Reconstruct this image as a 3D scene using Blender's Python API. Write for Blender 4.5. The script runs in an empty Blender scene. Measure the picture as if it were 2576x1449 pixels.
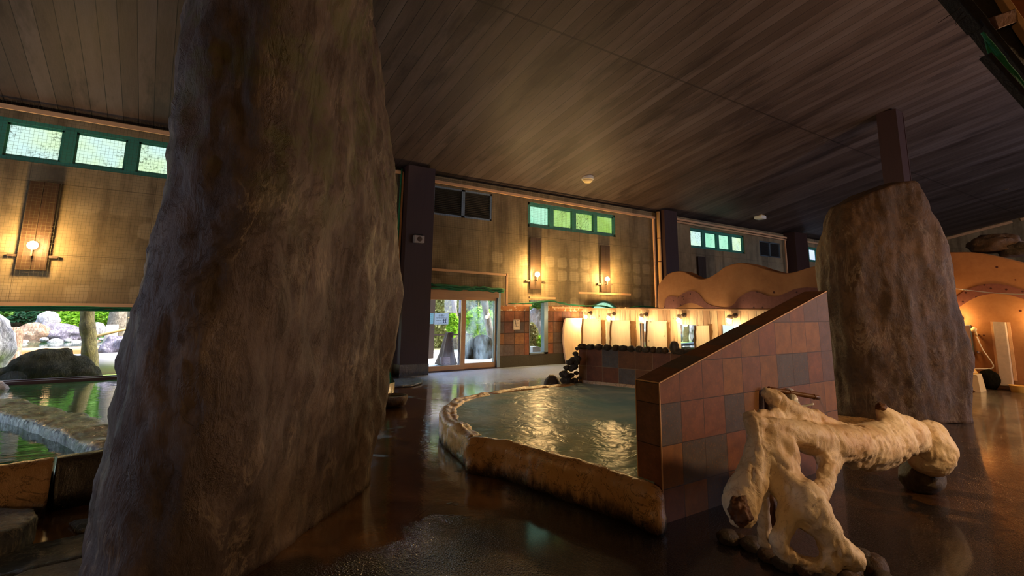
import bpy, bmesh, math, random
from mathutils import Vector, Matrix, noise as mnoise
random.seed(7)
R = random.Random(11)
COL = bpy.context.scene.collection
PI = math.pi

# ------------------------------------------------------------------ camera
FP, PY0, TH, YAW, ROLL = 1286.95, 560.08, 0.167098, 0.594611, 0.0114095
EYE = Vector((0, 0, 1.55))
Fv = Vector((math.sin(YAW)*math.cos(TH), math.cos(YAW)*math.cos(TH), math.sin(TH)))
_r = Vector((math.cos(YAW), -math.sin(YAW), 0)); _u = _r.cross(Fv)
Rv = math.cos(ROLL)*_r + math.sin(ROLL)*_u
Uv = -math.sin(ROLL)*_r + math.cos(ROLL)*_u
def ray(x, y): return Fv + Rv*((x-1288)/FP) - Uv*((y-PY0)/FP)
def PZ(x, y, z=0.0): d = ray(x, y); return EYE + d*((z-EYE.z)/d.z)
def PY(x, y, Y): d = ray(x, y); return EYE + d*(Y/d.y)
def PX(x, y, X): d = ray(x, y); return EYE + d*(X/d.x)
def PD(x, y, d): return EYE + ray(x, y)*d
def depth(p): return (Vector(p)-EYE).dot(Fv)
cam_d = bpy.data.cameras.new('camera'); cam = bpy.data.objects.new('camera', cam_d); COL.objects.link(cam)
cam_d.sensor_width = 36; cam_d.lens = FP/2576*36; cam_d.shift_y = (PY0-724.5)/2576
cam_d.clip_start = 0.05; cam_d.clip_end = 300
cam.matrix_world = Matrix(((Rv.x, Uv.x, -Fv.x, EYE.x), (Rv.y, Uv.y, -Fv.y, EYE.y), (Rv.z, Uv.z, -Fv.z, EYE.z), (0, 0, 0, 1)))
sc = bpy.context.scene; sc.camera = cam
sc.view_settings.view_transform = 'Standard'; sc.view_settings.look = 'None'
sc.view_settings.exposure = 1.25; sc.view_settings.gamma = 1.0
try: sc.view_settings.use_curve_mapping = False
except Exception: pass
try:
    sc.cycles.use_denoising = True; sc.cycles.max_bounces = 8; sc.cycles.diffuse_bounces = 4
    sc.cycles.glossy_bounces = 4; sc.cycles.transparent_max_bounces = 12; sc.cycles.transmission_bounces = 4
    sc.cycles.caustics_reflective = False; sc.cycles.caustics_refractive = False
    sc.cycles.sample_clamp_indirect = 6.0; sc.cycles.blur_glossy = 0.5
except Exception: pass

# ------------------------------------------------------------------ node helpers
def s2l(c): return tuple(((v/255)/12.92 if v/255 <= .04045 else ((v/255+.055)/1.055)**2.4) for v in c)
class NG:
    def __init__(s, name):
        s.m = bpy.data.materials.new(name); s.m.use_nodes = True
        s.t = s.m.node_tree; s.t.nodes.clear()
        s.out = s.t.nodes.new('ShaderNodeOutputMaterial')
        g = s.n('ShaderNodeNewGeometry'); s.pos = g.outputs['Position']; s.nor = g.outputs['Normal']
    def n(s, typ, **kw):
        nd = s.t.nodes.new(typ)
        for k, v in kw.items(): setattr(nd, k, v)
        return nd
    def put(s, sock, v):
        if v is None: return
        if isinstance(v, bpy.types.NodeSocket): s.t.links.new(v, sock)
        elif isinstance(v, (tuple, list)) and sock.type == 'RGBA': sock.default_value = tuple(v)+(1,) if len(v) == 3 else tuple(v)
        else: sock.default_value = v
    def math(s, op, a, b=None, c=None, clamp=False):
        nd = s.n('ShaderNodeMath', operation=op); nd.use_clamp = clamp
        s.put(nd.inputs[0], a); s.put(nd.inputs[1], b)
        if c is not None: s.put(nd.inputs[2], c)
        return nd.outputs[0]
    def vmath(s, op, a, b=None):
        nd = s.n('ShaderNodeVectorMath', operation=op); s.put(nd.inputs[0], a); s.put(nd.inputs[1], b)
        return nd.outputs['Value'] if op in ('DOT_PRODUCT', 'LENGTH', 'DISTANCE') else nd.outputs[0]
    def xyz(s, v=None):
        nd = s.n('ShaderNodeSeparateXYZ'); s.put(nd.inputs[0], v or s.pos); return nd.outputs[0], nd.outputs[1], nd.outputs[2]
    def comb(s, x, y, z=0.0):
        nd = s.n('ShaderNodeCombineXYZ'); s.put(nd.inputs[0], x); s.put(nd.inputs[1], y); s.put(nd.inputs[2], z); return nd.outputs[0]
    def scale(s, v, sc_): return s.vmath('MULTIPLY', v, sc_)
    def noise(s, scale=5.0, detail=4.0, rough=.55, vec=None, stretch=None, dist=0.0):
        nd = s.n('ShaderNodeTexNoise'); v = vec or s.pos
        if stretch: v = s.scale(v, stretch)
        s.put(nd.inputs['Vector'], v); nd.inputs['Scale'].default_value = scale
        nd.inputs['Detail'].default_value = detail; nd.inputs['Roughness'].default_value = rough
        nd.inputs['Distortion'].default_value = dist
        return nd.outputs[0]
    def voro(s, scale=5.0, vec=None, feature='F1', stretch=None):
        nd = s.n('ShaderNodeTexVoronoi', feature=feature); v = vec or s.pos
        if stretch: v = s.scale(v, stretch)
        s.put(nd.inputs['Vector'], v); nd.inputs['Scale'].default_value = scale
        return nd.outputs[0]
    def white(s, v):
        nd = s.n('ShaderNodeTexWhiteNoise'); s.put(nd.inputs['Vector'], v); return nd.outputs[0]
    def ramp(s, fac, stops, mode='LINEAR'):
        nd = s.n('ShaderNodeValToRGB'); s.put(nd.inputs[0], fac); cr = nd.color_ramp; cr.interpolation = mode
        while len(cr.elements) > 1: cr.elements.remove(cr.elements[-1])
        for i, (p, c) in enumerate(stops):
            e = cr.elements[0] if i == 0 else cr.elements.new(p)
            e.position = p
            e.color = (tuple(c)+(1,)) if isinstance(c, (tuple, list)) else (c, c, c, 1)
        return nd.outputs[0]
    def step(s, v, a, b):
        nd = s.n('ShaderNodeMapRange'); nd.interpolation_type = 'SMOOTHSTEP'
        s.put(nd.inputs[0], v); s.put(nd.inputs[1], a); s.put(nd.inputs[2], b); return nd.outputs[0]
    def mix(s, f, a, b, mode='MIX'):
        nd = s.n('ShaderNodeMix', data_type='RGBA', blend_type=mode)
        s.put(nd.inputs[0], f); s.put(nd.inputs[6], a); s.put(nd.inputs[7], b); return nd.outputs[2]
    def bump(s, h, strength=.5, dist=.02, nrm=None):
        nd = s.n('ShaderNodeBump'); s.put(nd.inputs['Height'], h)
        nd.inputs['Strength'].default_value = strength; nd.inputs['Distance'].default_value = dist
        if nrm is not None: s.put(nd.inputs['Normal'], nrm)
        return nd.outputs[0]
    def bsdf(s, color, rough=.6, metal=0.0, normal=None, spec=.5, **kw):
        nd = s.n('ShaderNodeBsdfPrincipled'); s.put(nd.inputs['Base Color'], color); s.put(nd.inputs['Roughness'], rough)
        s.put(nd.inputs['Metallic'], metal); s.put(nd.inputs['Specular IOR Level'], spec)
        if normal is not None: s.put(nd.inputs['Normal'], normal)
        for k, v in kw.items(): s.put(nd.inputs[k.replace('_', ' ')], v)
        return nd.outputs[0]
    def done(s, sh): s.t.links.new(sh, s.out.inputs[0]); return s.m

def simple(name, c, rough=.6, metal=0.0, var=.15, nscale=12, stretch=None, bump=.0, bscale=60, spec=.5):
    g = NG(name); b = s2l(c); n = g.noise(nscale, 4, stretch=stretch)
    col = g.mix(n, tuple(v*(1-var*1.6) for v in b), tuple(min(1, v*(1+var*1.6)) for v in b))
    nm = g.bump(g.noise(bscale, 5, stretch=stretch), bump, .01) if bump else None
    return g.done(g.bsdf(col, rough, metal, nm, spec))
def emit(name, c, strength):
    g = NG(name); e = g.n('ShaderNodeEmission'); g.put(e.inputs[0], s2l(c)); e.inputs[1].default_value = strength
    return g.done(e.outputs[0])

M = {}
# ---- ceiling boards: run along Y, 0.235 m wide
def ceiling_mat():
    g = NG('dark ceiling boards'); x, y, z = g.xyz()
    u = g.math('DIVIDE', x, .235); idx = g.math('FLOOR', u); fr = g.math('FRACT', u)
    gap = g.math('LESS_THAN', fr, .045)
    rnd = g.white(g.comb(idx, 3.0))
    st = g.noise(1.0, 5, .6, vec=g.comb(g.math('MULTIPLY', x, 3.2), g.math('MULTIPLY', y, .45), 0.0))
    fine = g.noise(1.0, 4, .6, vec=g.comb(g.math('MULTIPLY', x, 60), g.math('MULTIPLY', y, 4), 0.0))
    grit = g.noise(140, 2, .6)
    f = g.math('ADD', g.math('MULTIPLY', st, .75), g.math('MULTIPLY', rnd, .28))
    col = g.ramp(f, [(.34, s2l((25, 17, 15))), (.47, s2l((50, 41, 38))), (.56, s2l((73, 63, 60))), (.75, s2l((98, 89, 87)))])
    col = g.mix(.35, col, g.mix(fine, s2l((40, 27, 22)), s2l((104, 86, 76))))
    col = g.mix(.16, col, g.mix(grit, s2l((14, 9, 8)), s2l((150, 128, 116))))
    blo = g.step(g.noise(1.0, 5, .65, vec=g.comb(g.math('MULTIPLY', x, 1.5), g.math('MULTIPLY', y, .38), 4.0)), .50, .64)
    col = g.mix(g.math('MULTIPLY', blo, .55), col, s2l((28, 17, 14)))
    crease = g.math('LESS_THAN', g.math('ABSOLUTE', g.math('SUBTRACT', y, 6.2)), .02)
    col = g.mix(g.math('MULTIPLY', gap, .92), col, s2l((10, 6, 5)))
    col = g.mix(g.math('MULTIPLY', crease, .6), col, s2l((26, 17, 14)))
    h = g.math('SUBTRACT', g.math('MULTIPLY', fine, .3), gap)
    return g.done(g.bsdf(col, g.math('MULTIPLY_ADD', st, .25, .44), normal=g.bump(h, .35, .01), spec=.28))
M['ceiling'] = ceiling_mat()

def tilecol(g, uu, vv, tw, th, pal, grout, seed=1.0, gw=.0035):
    u = g.math('DIVIDE', uu, tw); v = g.math('DIVIDE', vv, th)
    iu, iv = g.math('FLOOR', u), g.math('FLOOR', v); fu, fv = g.math('FRACT', u), g.math('FRACT', v)
    rn = g.white(g.comb(iu, iv, seed))
    k = len(pal); col = g.ramp(rn, [(i/k, s2l(c)) for i, c in enumerate(pal)], 'CONSTANT')
    n1 = g.noise(9, 5, .65, vec=g.vmath('ADD', g.pos, g.comb(g.math('MULTIPLY', rn, 30.0), 0.0, 0.0)))
    n2 = g.noise(55, 4, .7)
    col = g.mix(g.step(n1, .35, .7), g.mix(.35, col, s2l((60, 42, 32))), col)
    col = g.mix(g.math('MULTIPLY', g.step(n2, .5, .75), .35), col, s2l((170, 110, 60)))
    gm = g.math('MAXIMUM', g.math('MAXIMUM', g.math('LESS_THAN', fu, gw/tw), g.math('GREATER_THAN', fu, 1-gw/tw)),
                g.math('MAXIMUM', g.math('LESS_THAN', fv, gw/th), g.math('GREATER_THAN', fv, 1-gw/th)))
    return g.mix(gm, col, s2l(grout)), gm, n2
PAL = [(146, 96, 68), (158, 110, 70), (112, 100, 92), (152, 104, 66), (134, 94, 78), (106, 94, 88), (148, 92, 64), (130, 98, 78)]
def tile_mat(name, wu, ox, oz, tw, th, seed=1.0, pal=PAL, grout=(96, 76, 56), rough=.42):
    g = NG(name); x, y, z = g.xyz()
    uu = g.math('ADD', g.math('ADD', g.math('MULTIPLY', x, wu[0]), g.math('MULTIPLY', y, wu[1])), ox)
    vv = g.math('ADD', g.math('MULTIPLY', z, 1.0), oz)
    col, gm, n2 = tilecol(g, uu, vv, tw, th, pal, grout, seed)
    h = g.math('SUBTRACT', g.math('MULTIPLY', n2, .25), gm)
    return g.done(g.bsdf(col, g.math('MULTIPLY_ADD', n2, .25, rough-.12), normal=g.bump(h, .4, .006), spec=.3))

def concrete(g, tint=1.0):
    x, y, z = g.xyz()
    a = g.noise(.9, 6, .62); b = g.noise(7, 6, .65); st = g.noise(1.0, 5, .6, stretch=(2.6, 2.6, .35))
    col = g.ramp(a, [(.32, s2l((112, 98, 70))), (.5, s2l((142, 126, 94))), (.68, s2l((166, 150, 116)))])
    col = g.mix(g.math('MULTIPLY', g.step(st, .46, .68), .75), col, s2l((62, 52, 38)))
    col = g.mix(.35, col, g.mix(b, s2l((70, 56, 40)), s2l((178, 154, 116))))
    # rounded mortar pats left behind by old stone cladding
    w = g.noise(2.2, 3, .5); w2 = g.noise(2.9, 3, .5, vec=g.vmath('ADD', g.pos, (7.0, 3.0, 1.0)))
    px = g.math('DIVIDE', g.math('MULTIPLY_ADD', w, .16, x), .46); pz = g.math('DIVIDE', g.math('MULTIPLY_ADD', w2, .14, z), .40)
    fx = g.math('ABSOLUTE', g.math('SUBTRACT', g.math('FRACT', px), .5)); fz = g.math('ABSOLUTE', g.math('SUBTRACT', g.math('FRACT', pz), .5))
    d = g.math('POWER', g.math('ADD', g.math('POWER', fx, 4.0), g.math('POWER', fz, 4.0)), .25)
    rn = g.white(g.comb(g.math('FLOOR', px), g.math('FLOOR', pz), 5.0))
    pat = g.math('MULTIPLY', g.math('MULTIPLY', g.step(d, .44, .33), g.step(rn, .30, .75)), g.step(z, 3.6, 2.9))
    col = g.mix(g.math('MULTIPLY', pat, .34), col, s2l((192, 174, 138)))
    seam = g.math('MAXIMUM', g.math('LESS_THAN', g.math('FRACT', g.math('DIVIDE', g.math('ADD', x, .3), 1.8)), .006),
                  g.math('LESS_THAN', g.math('FRACT', g.math('DIVIDE', g.math('ADD', z, .12), 1.25)), .008))
    col = g.mix(g.math('MULTIPLY', seam, .5), col, s2l((52, 42, 30)))
    h = g.math('ADD', g.math('MULTIPLY', b, .5), g.math('MULTIPLY', pat, .3))
    return col, h
def backwall_mat():
    g = NG('stained concrete above tile'); x, y, z = g.xyz()
    col, h = concrete(g)
    tc, gm, n2 = tilecol(g, g.math('ADD', x, .06), g.math('SUBTRACT', z, .30), .34, .30, PAL, (74, 54, 40), 4.0, .009)
    n = g.noise(14, 4)
    chip = g.step(g.noise(9, 3), .55, .6)
    pl = g.mix(chip, s2l((170, 112, 66)), s2l((206, 180, 146)))
    gr = g.mix(g.noise(60, 3), s2l((46, 42, 34)), s2l((92, 84, 66)))
    c2 = g.mix(g.math('GREATER_THAN', z, .30), gr, tc)
    c3 = g.mix(g.math('GREATER_THAN', z, 1.50), c2, pl)
    c4 = g.mix(g.math('GREATER_THAN', z, 1.64), c3, col)
    left = g.math('LESS_THAN', x, 5.3)
    c5 = g.mix(left, c4, col)
    return g.done(g.bsdf(c5, .75, normal=g.bump(h, .5, .02), spec=.25))
M['backwall'] = backwall_mat()
def plainwall():
    g = NG('dim concrete wall'); col, h = concrete(g)
    return g.done(g.bsdf(col, .85, normal=g.bump(h, .4, .02), spec=.2))
M['wall'] = plainwall()

def floor_mat():
    g = NG('wet stone floor'); x, y, z = g.xyz()
    big = g.noise(.55, 4, .55, dist=.6); med = g.noise(2.2, 5, .6, dist=.8); fine = g.noise(70, 3, .6); grit = g.voro(85)
    # smooth mineral-coated strip between the tall rock and the bath, and along it
    d1 = g.math('SUBTRACT', g.math('MULTIPLY', x, 1.0), g.math('MULTIPLY_ADD', y, .22, 1.05))
    strip = g.math('MULTIPLY', g.step(g.math('MULTIPLY_ADD', med, 1.6, d1), 1.75, 1.35), g.step(g.math('MULTIPLY_ADD', med, .9, y), 3.7, 4.2))
    right = g.math('MULTIPLY', g.step(x, 4.2, 5.5), g.step(med, .56, .48))
    near_door = g.math('MULTIPLY', g.math('MULTIPLY', g.step(y, 6.0, 7.2), g.step(g.math('MULTIPLY_ADD', med, 1.2, y), 11.0, 10.4)), g.step(x, 6.2, 5.0))
    smooth = g.math('MAXIMUM', g.math('MAXIMUM', strip, near_door), g.math('MULTIPLY', right, .55))
    isl = g.step(g.noise(1.5, 4, .6, dist=.5, vec=g.vmath('ADD', g.pos, (3.1, 8.0, 0))), .60, .64)
    smooth = g.math('MULTIPLY', smooth, g.math('SUBTRACT', 1.0, g.math('MULTIPLY', isl, .85)))
    brown = g.ramp(med, [(.3, s2l((78, 52, 28))), (.55, s2l((116, 80, 44))), (.75, s2l((144, 106, 64)))])
    dark = g.mix(grit, s2l((11, 10, 10)), s2l((26, 22, 21)))
    dark = g.mix(g.step(big, .45, .65), dark, s2l((30, 25, 22)))
    col = g.mix(smooth, dark, brown)
    pale = g.math('MULTIPLY', g.step(x, 9.5, 11.0), .6)
    col = g.mix(pale, col, s2l((104, 92, 80)))
    wash = g.math('MULTIPLY', g.step(g.math('MULTIPLY_ADD', med, 1.2, y), 9.6, 10.6), g.math('MULTIPLY', g.step(x, 4.6, 5.4), g.step(x, 11.0, 9.6)))  # pale stone by the door, with bluish sky reflection painted in
    col = g.mix(wash, col, g.mix(grit, s2l((118, 146, 186)), s2l((204, 222, 246))))  # blue-white tones put the sky sheen into the floor colour
    rough = g.math('MULTIPLY_ADD', smooth, -.10, .17)
    rough = g.math('ADD', rough, g.math('MULTIPLY', big, .06))
    ripples = g.noise(6, 2, .5, stretch=(1, 1, 1))
    h = g.math('ADD', g.math('MULTIPLY', g.math('MULTIPLY', g.math('SUBTRACT', 1.0, smooth), g.math('ADD', g.math('MULTIPLY', fine, .5), grit)), 1.5), g.math('MULTIPLY', ripples, .25))
    h = g.math('ADD', h, g.math('MULTIPLY', med, 1.1))
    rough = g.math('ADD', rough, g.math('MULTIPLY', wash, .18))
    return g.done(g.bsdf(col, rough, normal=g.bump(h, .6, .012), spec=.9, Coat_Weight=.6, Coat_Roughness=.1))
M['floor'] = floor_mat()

def rock_mat(name, lo, mid, hi, vein, moss=None, mossz=(2.6, 4.2), bs=1.0, rough=.62, veinamt=.8, bstr=1.0, spec=.35, vs=.55):
    g = NG(name); x, y, z = g.xyz()
    a = g.noise(1.1*bs, 7, .62, dist=.6); b = g.noise(4.5*bs, 7, .66, stretch=(1.6, 1.6, vs), dist=.5); c = g.noise(26*bs, 6, .7, stretch=(1.2, 1.2, vs+.1))
    col = g.ramp(a, [(.34, s2l(lo)), (.5, s2l(mid)), (.68, s2l(hi))])
    col = g.mix(g.math('MULTIPLY', g.step(b, .55, .42), .6), col, tuple(v*.45 for v in s2l(lo)))
    col = g.mix(.38, col, g.mix(c, tuple(v*.6 for v in s2l(lo)), tuple(min(1, v*1.25) for v in s2l(hi))))
    w = g.noise(2.0*bs, 6, .7, stretch=(1.3, 1.3, .45), dist=1.2)
    ve = g.step(g.math('ABSOLUTE', g.math('SUBTRACT', w, .5)), .035, .0)
    ve = g.math('MULTIPLY', ve, g.step(g.noise(1.6*bs, 4), .45, .65))
    col = g.mix(g.math('MULTIPLY', ve, veinamt), col, s2l(vein))
    if moss:
        mm = g.math('MULTIPLY', g.step(g.noise(2.4, 6, .7), .48, .62), g.math('MULTIPLY', g.step(z, mossz[0]-.9, mossz[0]), g.step(z, mossz[1]+.9, mossz[1])))
        col = g.mix(g.math('MULTIPLY', mm, .6), col, s2l(moss))
    w2 = g.noise(1.3*bs, 8, .72, stretch=(1.2, 1.2, .5), dist=1.5)
    crack = g.step(g.math('ABSOLUTE', g.math('SUBTRACT', w2, .5)), .0, .03)
    h = g.math('ADD', g.math('ADD', g.math('MULTIPLY', b, 1.2), g.math('MULTIPLY', c, .38)), g.math('MULTIPLY', crack, .35))
    return g.done(g.bsdf(col, g.math('MULTIPLY_ADD', b, .2, rough-.1), normal=g.bump(h, bstr, .06/bs**.5), spec=spec))
M['rock_tall'] = rock_mat('grey brown standing rock', (60, 47, 40), (94, 78, 67), (130, 112, 96), (170, 150, 124), moss=(92, 92, 52), bstr=.62, veinamt=.5)
M['rock_squat'] = rock_mat('rust brown rock', (46, 33, 23), (82, 59, 37), (112, 82, 50), (142, 122, 96), veinamt=.5, bstr=.5, vs=1.1)
M['boulder'] = rock_mat('dark mossy boulder', (11, 10, 9), (23, 21, 15), (46, 43, 24), (56, 50, 42), bs=2.0, rough=.85, spec=.05)  # mossy rock tones, with eave shade darkened into the colour
M['lava'] = rock_mat('purple lava rock', (88, 78, 92), (128, 118, 134), (172, 160, 178), (196, 190, 196), bs=3.0)
M['palerock'] = rock_mat('pale grey garden rock', (142, 134, 138), (184, 176, 180), (216, 210, 210), (230, 224, 220), bs=2.0)
M['rustrock'] = rock_mat('orange stained rock', (120, 90, 84), (172, 128, 104), (214, 176, 140), (226, 206, 180), bs=2.0)
M['cobble'] = rock_mat('dark river stone', (58, 50, 42), (92, 78, 62), (124, 106, 80), (132, 112, 84), bs=5.0, rough=.45, veinamt=.3)
M['cobblewarm'] = rock_mat('brown river stone', (64, 46, 28), (102, 74, 44), (136, 104, 66), (150, 124, 90), bs=5.0, rough=.45, veinamt=.3)
M['slab'] = rock_mat('wet slate slab', (48, 51, 54), (78, 83, 86), (112, 118, 120), (150, 146, 130), bs=2.4, rough=.2, bstr=.5, spec=.9, vs=1.5)
M['limerim'] = None
def rim_mat(name, top, side, dark):
    g = NG(name); x, y, z = g.xyz()
    n = g.noise(3.2, 6, .65); f = g.noise(10, 6, .7, stretch=(1, 1, .35)); fi = g.noise(45, 4, .7)
    col = g.mix(n, s2l(side), s2l(top))
    w = g.noise(4.0, 6, .7, dist=1.0)
    cr = g.step(g.math('ABSOLUTE', g.math('SUBTRACT', w, .5)), .02, .0)
    col = g.mix(g.math('MULTIPLY', cr, .7), col, s2l(dark))
    drip = g.math('MULTIPLY', g.step(g.math('MULTIPLY_ADD', f, .26, z), .29, .16), .95)
    col = g.mix(drip, col, s2l(dark))
    col = g.mix(g.math('MULTIPLY', g.step(fi, .6, .75), .4), col, s2l((188, 160, 110)))
    h = g.math('ADD', g.math('MULTIPLY', f, .8), g.math('MULTIPLY', fi, .15))
    return g.done(g.bsdf(col, g.math('MULTIPLY_ADD', n, .2, .14), normal=g.bump(h, .6, .03), spec=.6))
M['limerim'] = rim_mat('mineral crusted bath rim', (222, 172, 108), (186, 136, 78), (38, 28, 18))
M['darkrim'] = rim_mat('dark crusted bath rim', (92, 80, 56), (66, 56, 38), (16, 14, 11))

def water_mat(name, c1, c2, rough, sc_, bstr, stretch=(1, 1, 1), spec=.6, dist=.03):
    g = NG(name); n = g.noise(.9, 5, .6, dist=1.2, stretch=stretch)
    col = g.mix(g.step(n, .35, .65), s2l(c1), s2l(c2))
    h = g.math('ADD', g.noise(sc_, 3, .55, stretch=stretch, dist=.7), g.math('MULTIPLY', g.noise(sc_*.3, 2, .5, stretch=stretch), 1.4))
    nb = g.bump(h, bstr, dist)
    if spec < .2:   # cloudy water: mostly scattering, a weak soft sheen
        df = g.n('ShaderNodeBsdfDiffuse'); g.put(df.inputs[0], col); g.put(df.inputs['Normal'], nb)
        gl = g.n('ShaderNodeBsdfGlossy'); gl.inputs['Roughness'].default_value = rough; g.put(gl.inputs['Normal'], nb)
        fr = g.n('ShaderNodeFresnel'); fr.inputs[0].default_value = 1.33; mx = g.n('ShaderNodeMixShader')
        g.put(mx.inputs[0], g.math('MULTIPLY', fr.outputs[0], .38)); g.t.links.new(df.outputs[0], mx.inputs[1]); g.t.links.new(gl.outputs[0], mx.inputs[2])
        return g.done(mx.outputs[0])
    return g.done(g.bsdf(col, rough, normal=nb, spec=spec))
M['milkwater'] = water_mat('milky green bath water', (160, 204, 190), (214, 232, 204), .26, 6.0, .5, spec=.14)
M['clearwater'] = water_mat('clear green bath water', (16, 48, 26), (34, 74, 40), .02, 4.0, .07, stretch=(1.0, 2.2, 1), spec=.9)

def drift_mat():
    g = NG('pale driftwood'); x, y, z = g.xyz()
    a = g.noise(2.6, 6, .6, dist=1.0); b = g.noise(11, 6, .68, dist=1.4); c = g.noise(70, 4, .7, stretch=(1, 1, .5))
    col = g.ramp(a, [(.3, s2l((204, 164, 116))), (.47, s2l((230, 204, 164))), (.68, s2l((242, 224, 192)))])
    col = g.mix(g.math('MULTIPLY', g.step(b, .52, .72), .6), col, s2l((150, 98, 52)))
    kn = g.step(g.noise(4.2, 5, .65, dist=.8), .62, .74); col = g.mix(g.math('MULTIPLY', kn, .4), col, s2l((112, 68, 34)))
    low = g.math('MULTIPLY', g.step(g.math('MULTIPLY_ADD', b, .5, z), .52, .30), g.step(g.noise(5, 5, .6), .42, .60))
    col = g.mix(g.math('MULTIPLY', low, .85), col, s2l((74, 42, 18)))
    w = g.noise(3.2, 6, .7, dist=1.6, stretch=(1, 1, .6)); cr = g.step(g.math('ABSOLUTE', g.math('SUBTRACT', w, .5)), .016, .0)
    col = g.mix(g.math('MULTIPLY', cr, .22), col, s2l((128, 86, 50)))
    h = g.math('ADD', g.math('MULTIPLY', b, .9), g.math('SUBTRACT', g.math('MULTIPLY', c, .22), g.math('MULTIPLY', cr, .3)))
    return g.done(g.bsdf(col, .55, normal=g.bump(h, .38, .018), spec=.35))
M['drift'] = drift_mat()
M['stain'] = simple('brown rotten wood', (92, 56, 26), .7, var=.5, nscale=14, bump=.7, bscale=30)

def wood_mat(name, c, ax=2, rough=.55, dark=.55, scale=22, knots=False):
    g = NG(name); st = [1.0, 1.0, 1.0]; st[ax] = .06
    n = g.noise(scale, 6, .62, stretch=tuple(st), dist=.4); b = g.noise(2.5, 4, .5); st2 = [1, 1, 1]; st2[ax] = .25
    bl = g.noise(7, 4, .6, stretch=tuple(st2))
    base = s2l(c)
    col = g.mix(n, tuple(v*dark for v in base), tuple(min(1, v*1.18) for v in base))
    col = g.mix(g.math('MULTIPLY', g.step(bl, .5, .75), .35), col, tuple(v*.6 for v in base))
    if knots:
        k = g.step(g.voro(6, stretch=(1, 1, .5)), .09, .05); col = g.mix(g.math('MULTIPLY', k, .8), col, s2l((60, 38, 20)))
    return g.done(g.bsdf(col, rough, normal=g.bump(n, .3, .006), spec=.35))
M['pillar'] = wood_mat('plum brown painted wood', (58, 38, 34), 2, .5, .7)
M['batten'] = wood_mat('pale pink batten wood', (214, 168, 122), 0, .6, .75)
M['plankdark'] = wood_mat('dark lamp plank wood', (64, 45, 29), 2, .45, .5)
M['board'] = wood_mat('pale divider board', (226, 204, 166), 2, .5, .8, knots=True)
def plank_wall():
    g = NG('pale vertical boards'); x, y, z = g.xyz()
    u = g.math('DIVIDE', y, .19); i = g.math('FLOOR', u); gap = g.math('LESS_THAN', g.math('FRACT', u), .045)
    rn = g.white(g.comb(i, 2.0)); n = g.noise(16, 6, .65, stretch=(1, 1, .08)); k = g.step(g.voro(5.5, stretch=(1, 1, .6)), .085, .045)
    col = g.ramp(rn, [(0, s2l((214, 176, 126))), (.5, s2l((228, 196, 150))), (.8, s2l((190, 146, 104))), (1, s2l((222, 184, 138)))])
    col = g.mix(g.step(n, .45, .75), col, s2l((134, 94, 58)))
    col = g.mix(k, col, s2l((58, 36, 20))); col = g.mix(gap, col, s2l((70, 46, 28)))
    return g.done(g.bsdf(col, .6, normal=g.bump(g.math('SUBTRACT', n, gap), .3, .008), spec=.3))
M['plankwall'] = plank_wall()
M['bark'] = wood_mat('brown bark strip', (150, 104, 56), 2, .7, .2, 14)
M['bamboo'] = wood_mat('tan bamboo', (206, 164, 104), 2, .45, .8)
M['bamboodark'] = wood_mat('aged dark bamboo', (112, 74, 40), 0, .4, .6)
def mud_mat():
    g = NG('ochre mud plaster'); a = g.noise(1.2, 5, .6); b = g.noise(18, 5, .6)
    col = g.ramp(a, [(.3, s2l((140, 94, 58))), (.5, s2l((164, 112, 70))), (.7, s2l((182, 130, 84)))])
    col = g.mix(.2, col, g.mix(b, s2l((110, 66, 36)), s2l((206, 150, 94))))
    pit = g.step(g.voro(2.3), .07, .045)
    col = g.mix(pit, col, s2l((74, 36, 26)))
    return g.done(g.bsdf(col, .75, normal=g.bump(b, .25, .01), spec=.2))
M['mud'] = mud_mat()
def plum_mat():
    g = NG('plum pebble band'); b = g.noise(14, 5, .6); pit = g.step(g.voro(8.0), .20, .14)
    col = g.mix(b, s2l((104, 62, 54)), s2l((142, 92, 78))); col = g.mix(pit, col, s2l((66, 36, 34)))
    return g.done(g.bsdf(col, .7, normal=g.bump(b, .3, .01), spec=.2))
M['plum'] = plum_mat()
M['frame'] = simple('teal window frame', (58, 136, 116), .45, var=.12)
M['greyframe'] = simple('blue grey aluminium', (120, 138, 146), .35, .6, var=.1)
M['louver'] = simple('dark louvre slat', (62, 60, 56), .5, .2, var=.2)
M['doorframe'] = wood_mat('tan door frame', (204, 158, 110), 0, .5, .8)
M['darktrack'] = simple('dark sliding track', (70, 52, 52), .35, .4, var=.25, nscale=6)
M['net'] = simple('dark net cord', (78, 74, 48), .8, var=.1)
M['netgreen'] = simple('green net cord', (22, 104, 62), .75, var=.35, nscale=40, bump=.6, bscale=120)
M['bulb'] = emit('glowing lamp globe', (255, 214, 140), 14)
M['bulbwhite'] = emit('glowing wash lamp bulb', (255, 226, 164), 14)
M['white'] = simple('off white plastic', (226, 222, 208), .35, var=.04)
M['cream'] = simple('cream plastic', (232, 206, 150), .35, var=.04)
M['yellow'] = simple('yellow plastic', (226, 176, 84), .35, var=.05)
M['chrome'] = simple('chrome metal', (206, 202, 196), .18, 1.0, var=.03)
M['iron'] = simple('rusted iron', (74, 56, 44), .6, .3, var=.3)
M['beige'] = simple('beige painted steel', (196, 176, 150), .5, var=.15)
M['mirror'] = simple('mirror glass', (232, 240, 240), .02, 1.0, var=0.0)
def paper_mat(name, c):
    g = NG(name); d = g.bsdf(s2l(c), .3); t = g.n('ShaderNodeBsdfTranslucent'); g.put(t.inputs[0], s2l(c)); mx = g.n('ShaderNodeMixShader'); mx.inputs[0].default_value = .55
    g.t.links.new(d, mx.inputs[1]); g.t.links.new(t.outputs[0], mx.inputs[2]); return g.done(mx.outputs[0])
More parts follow.
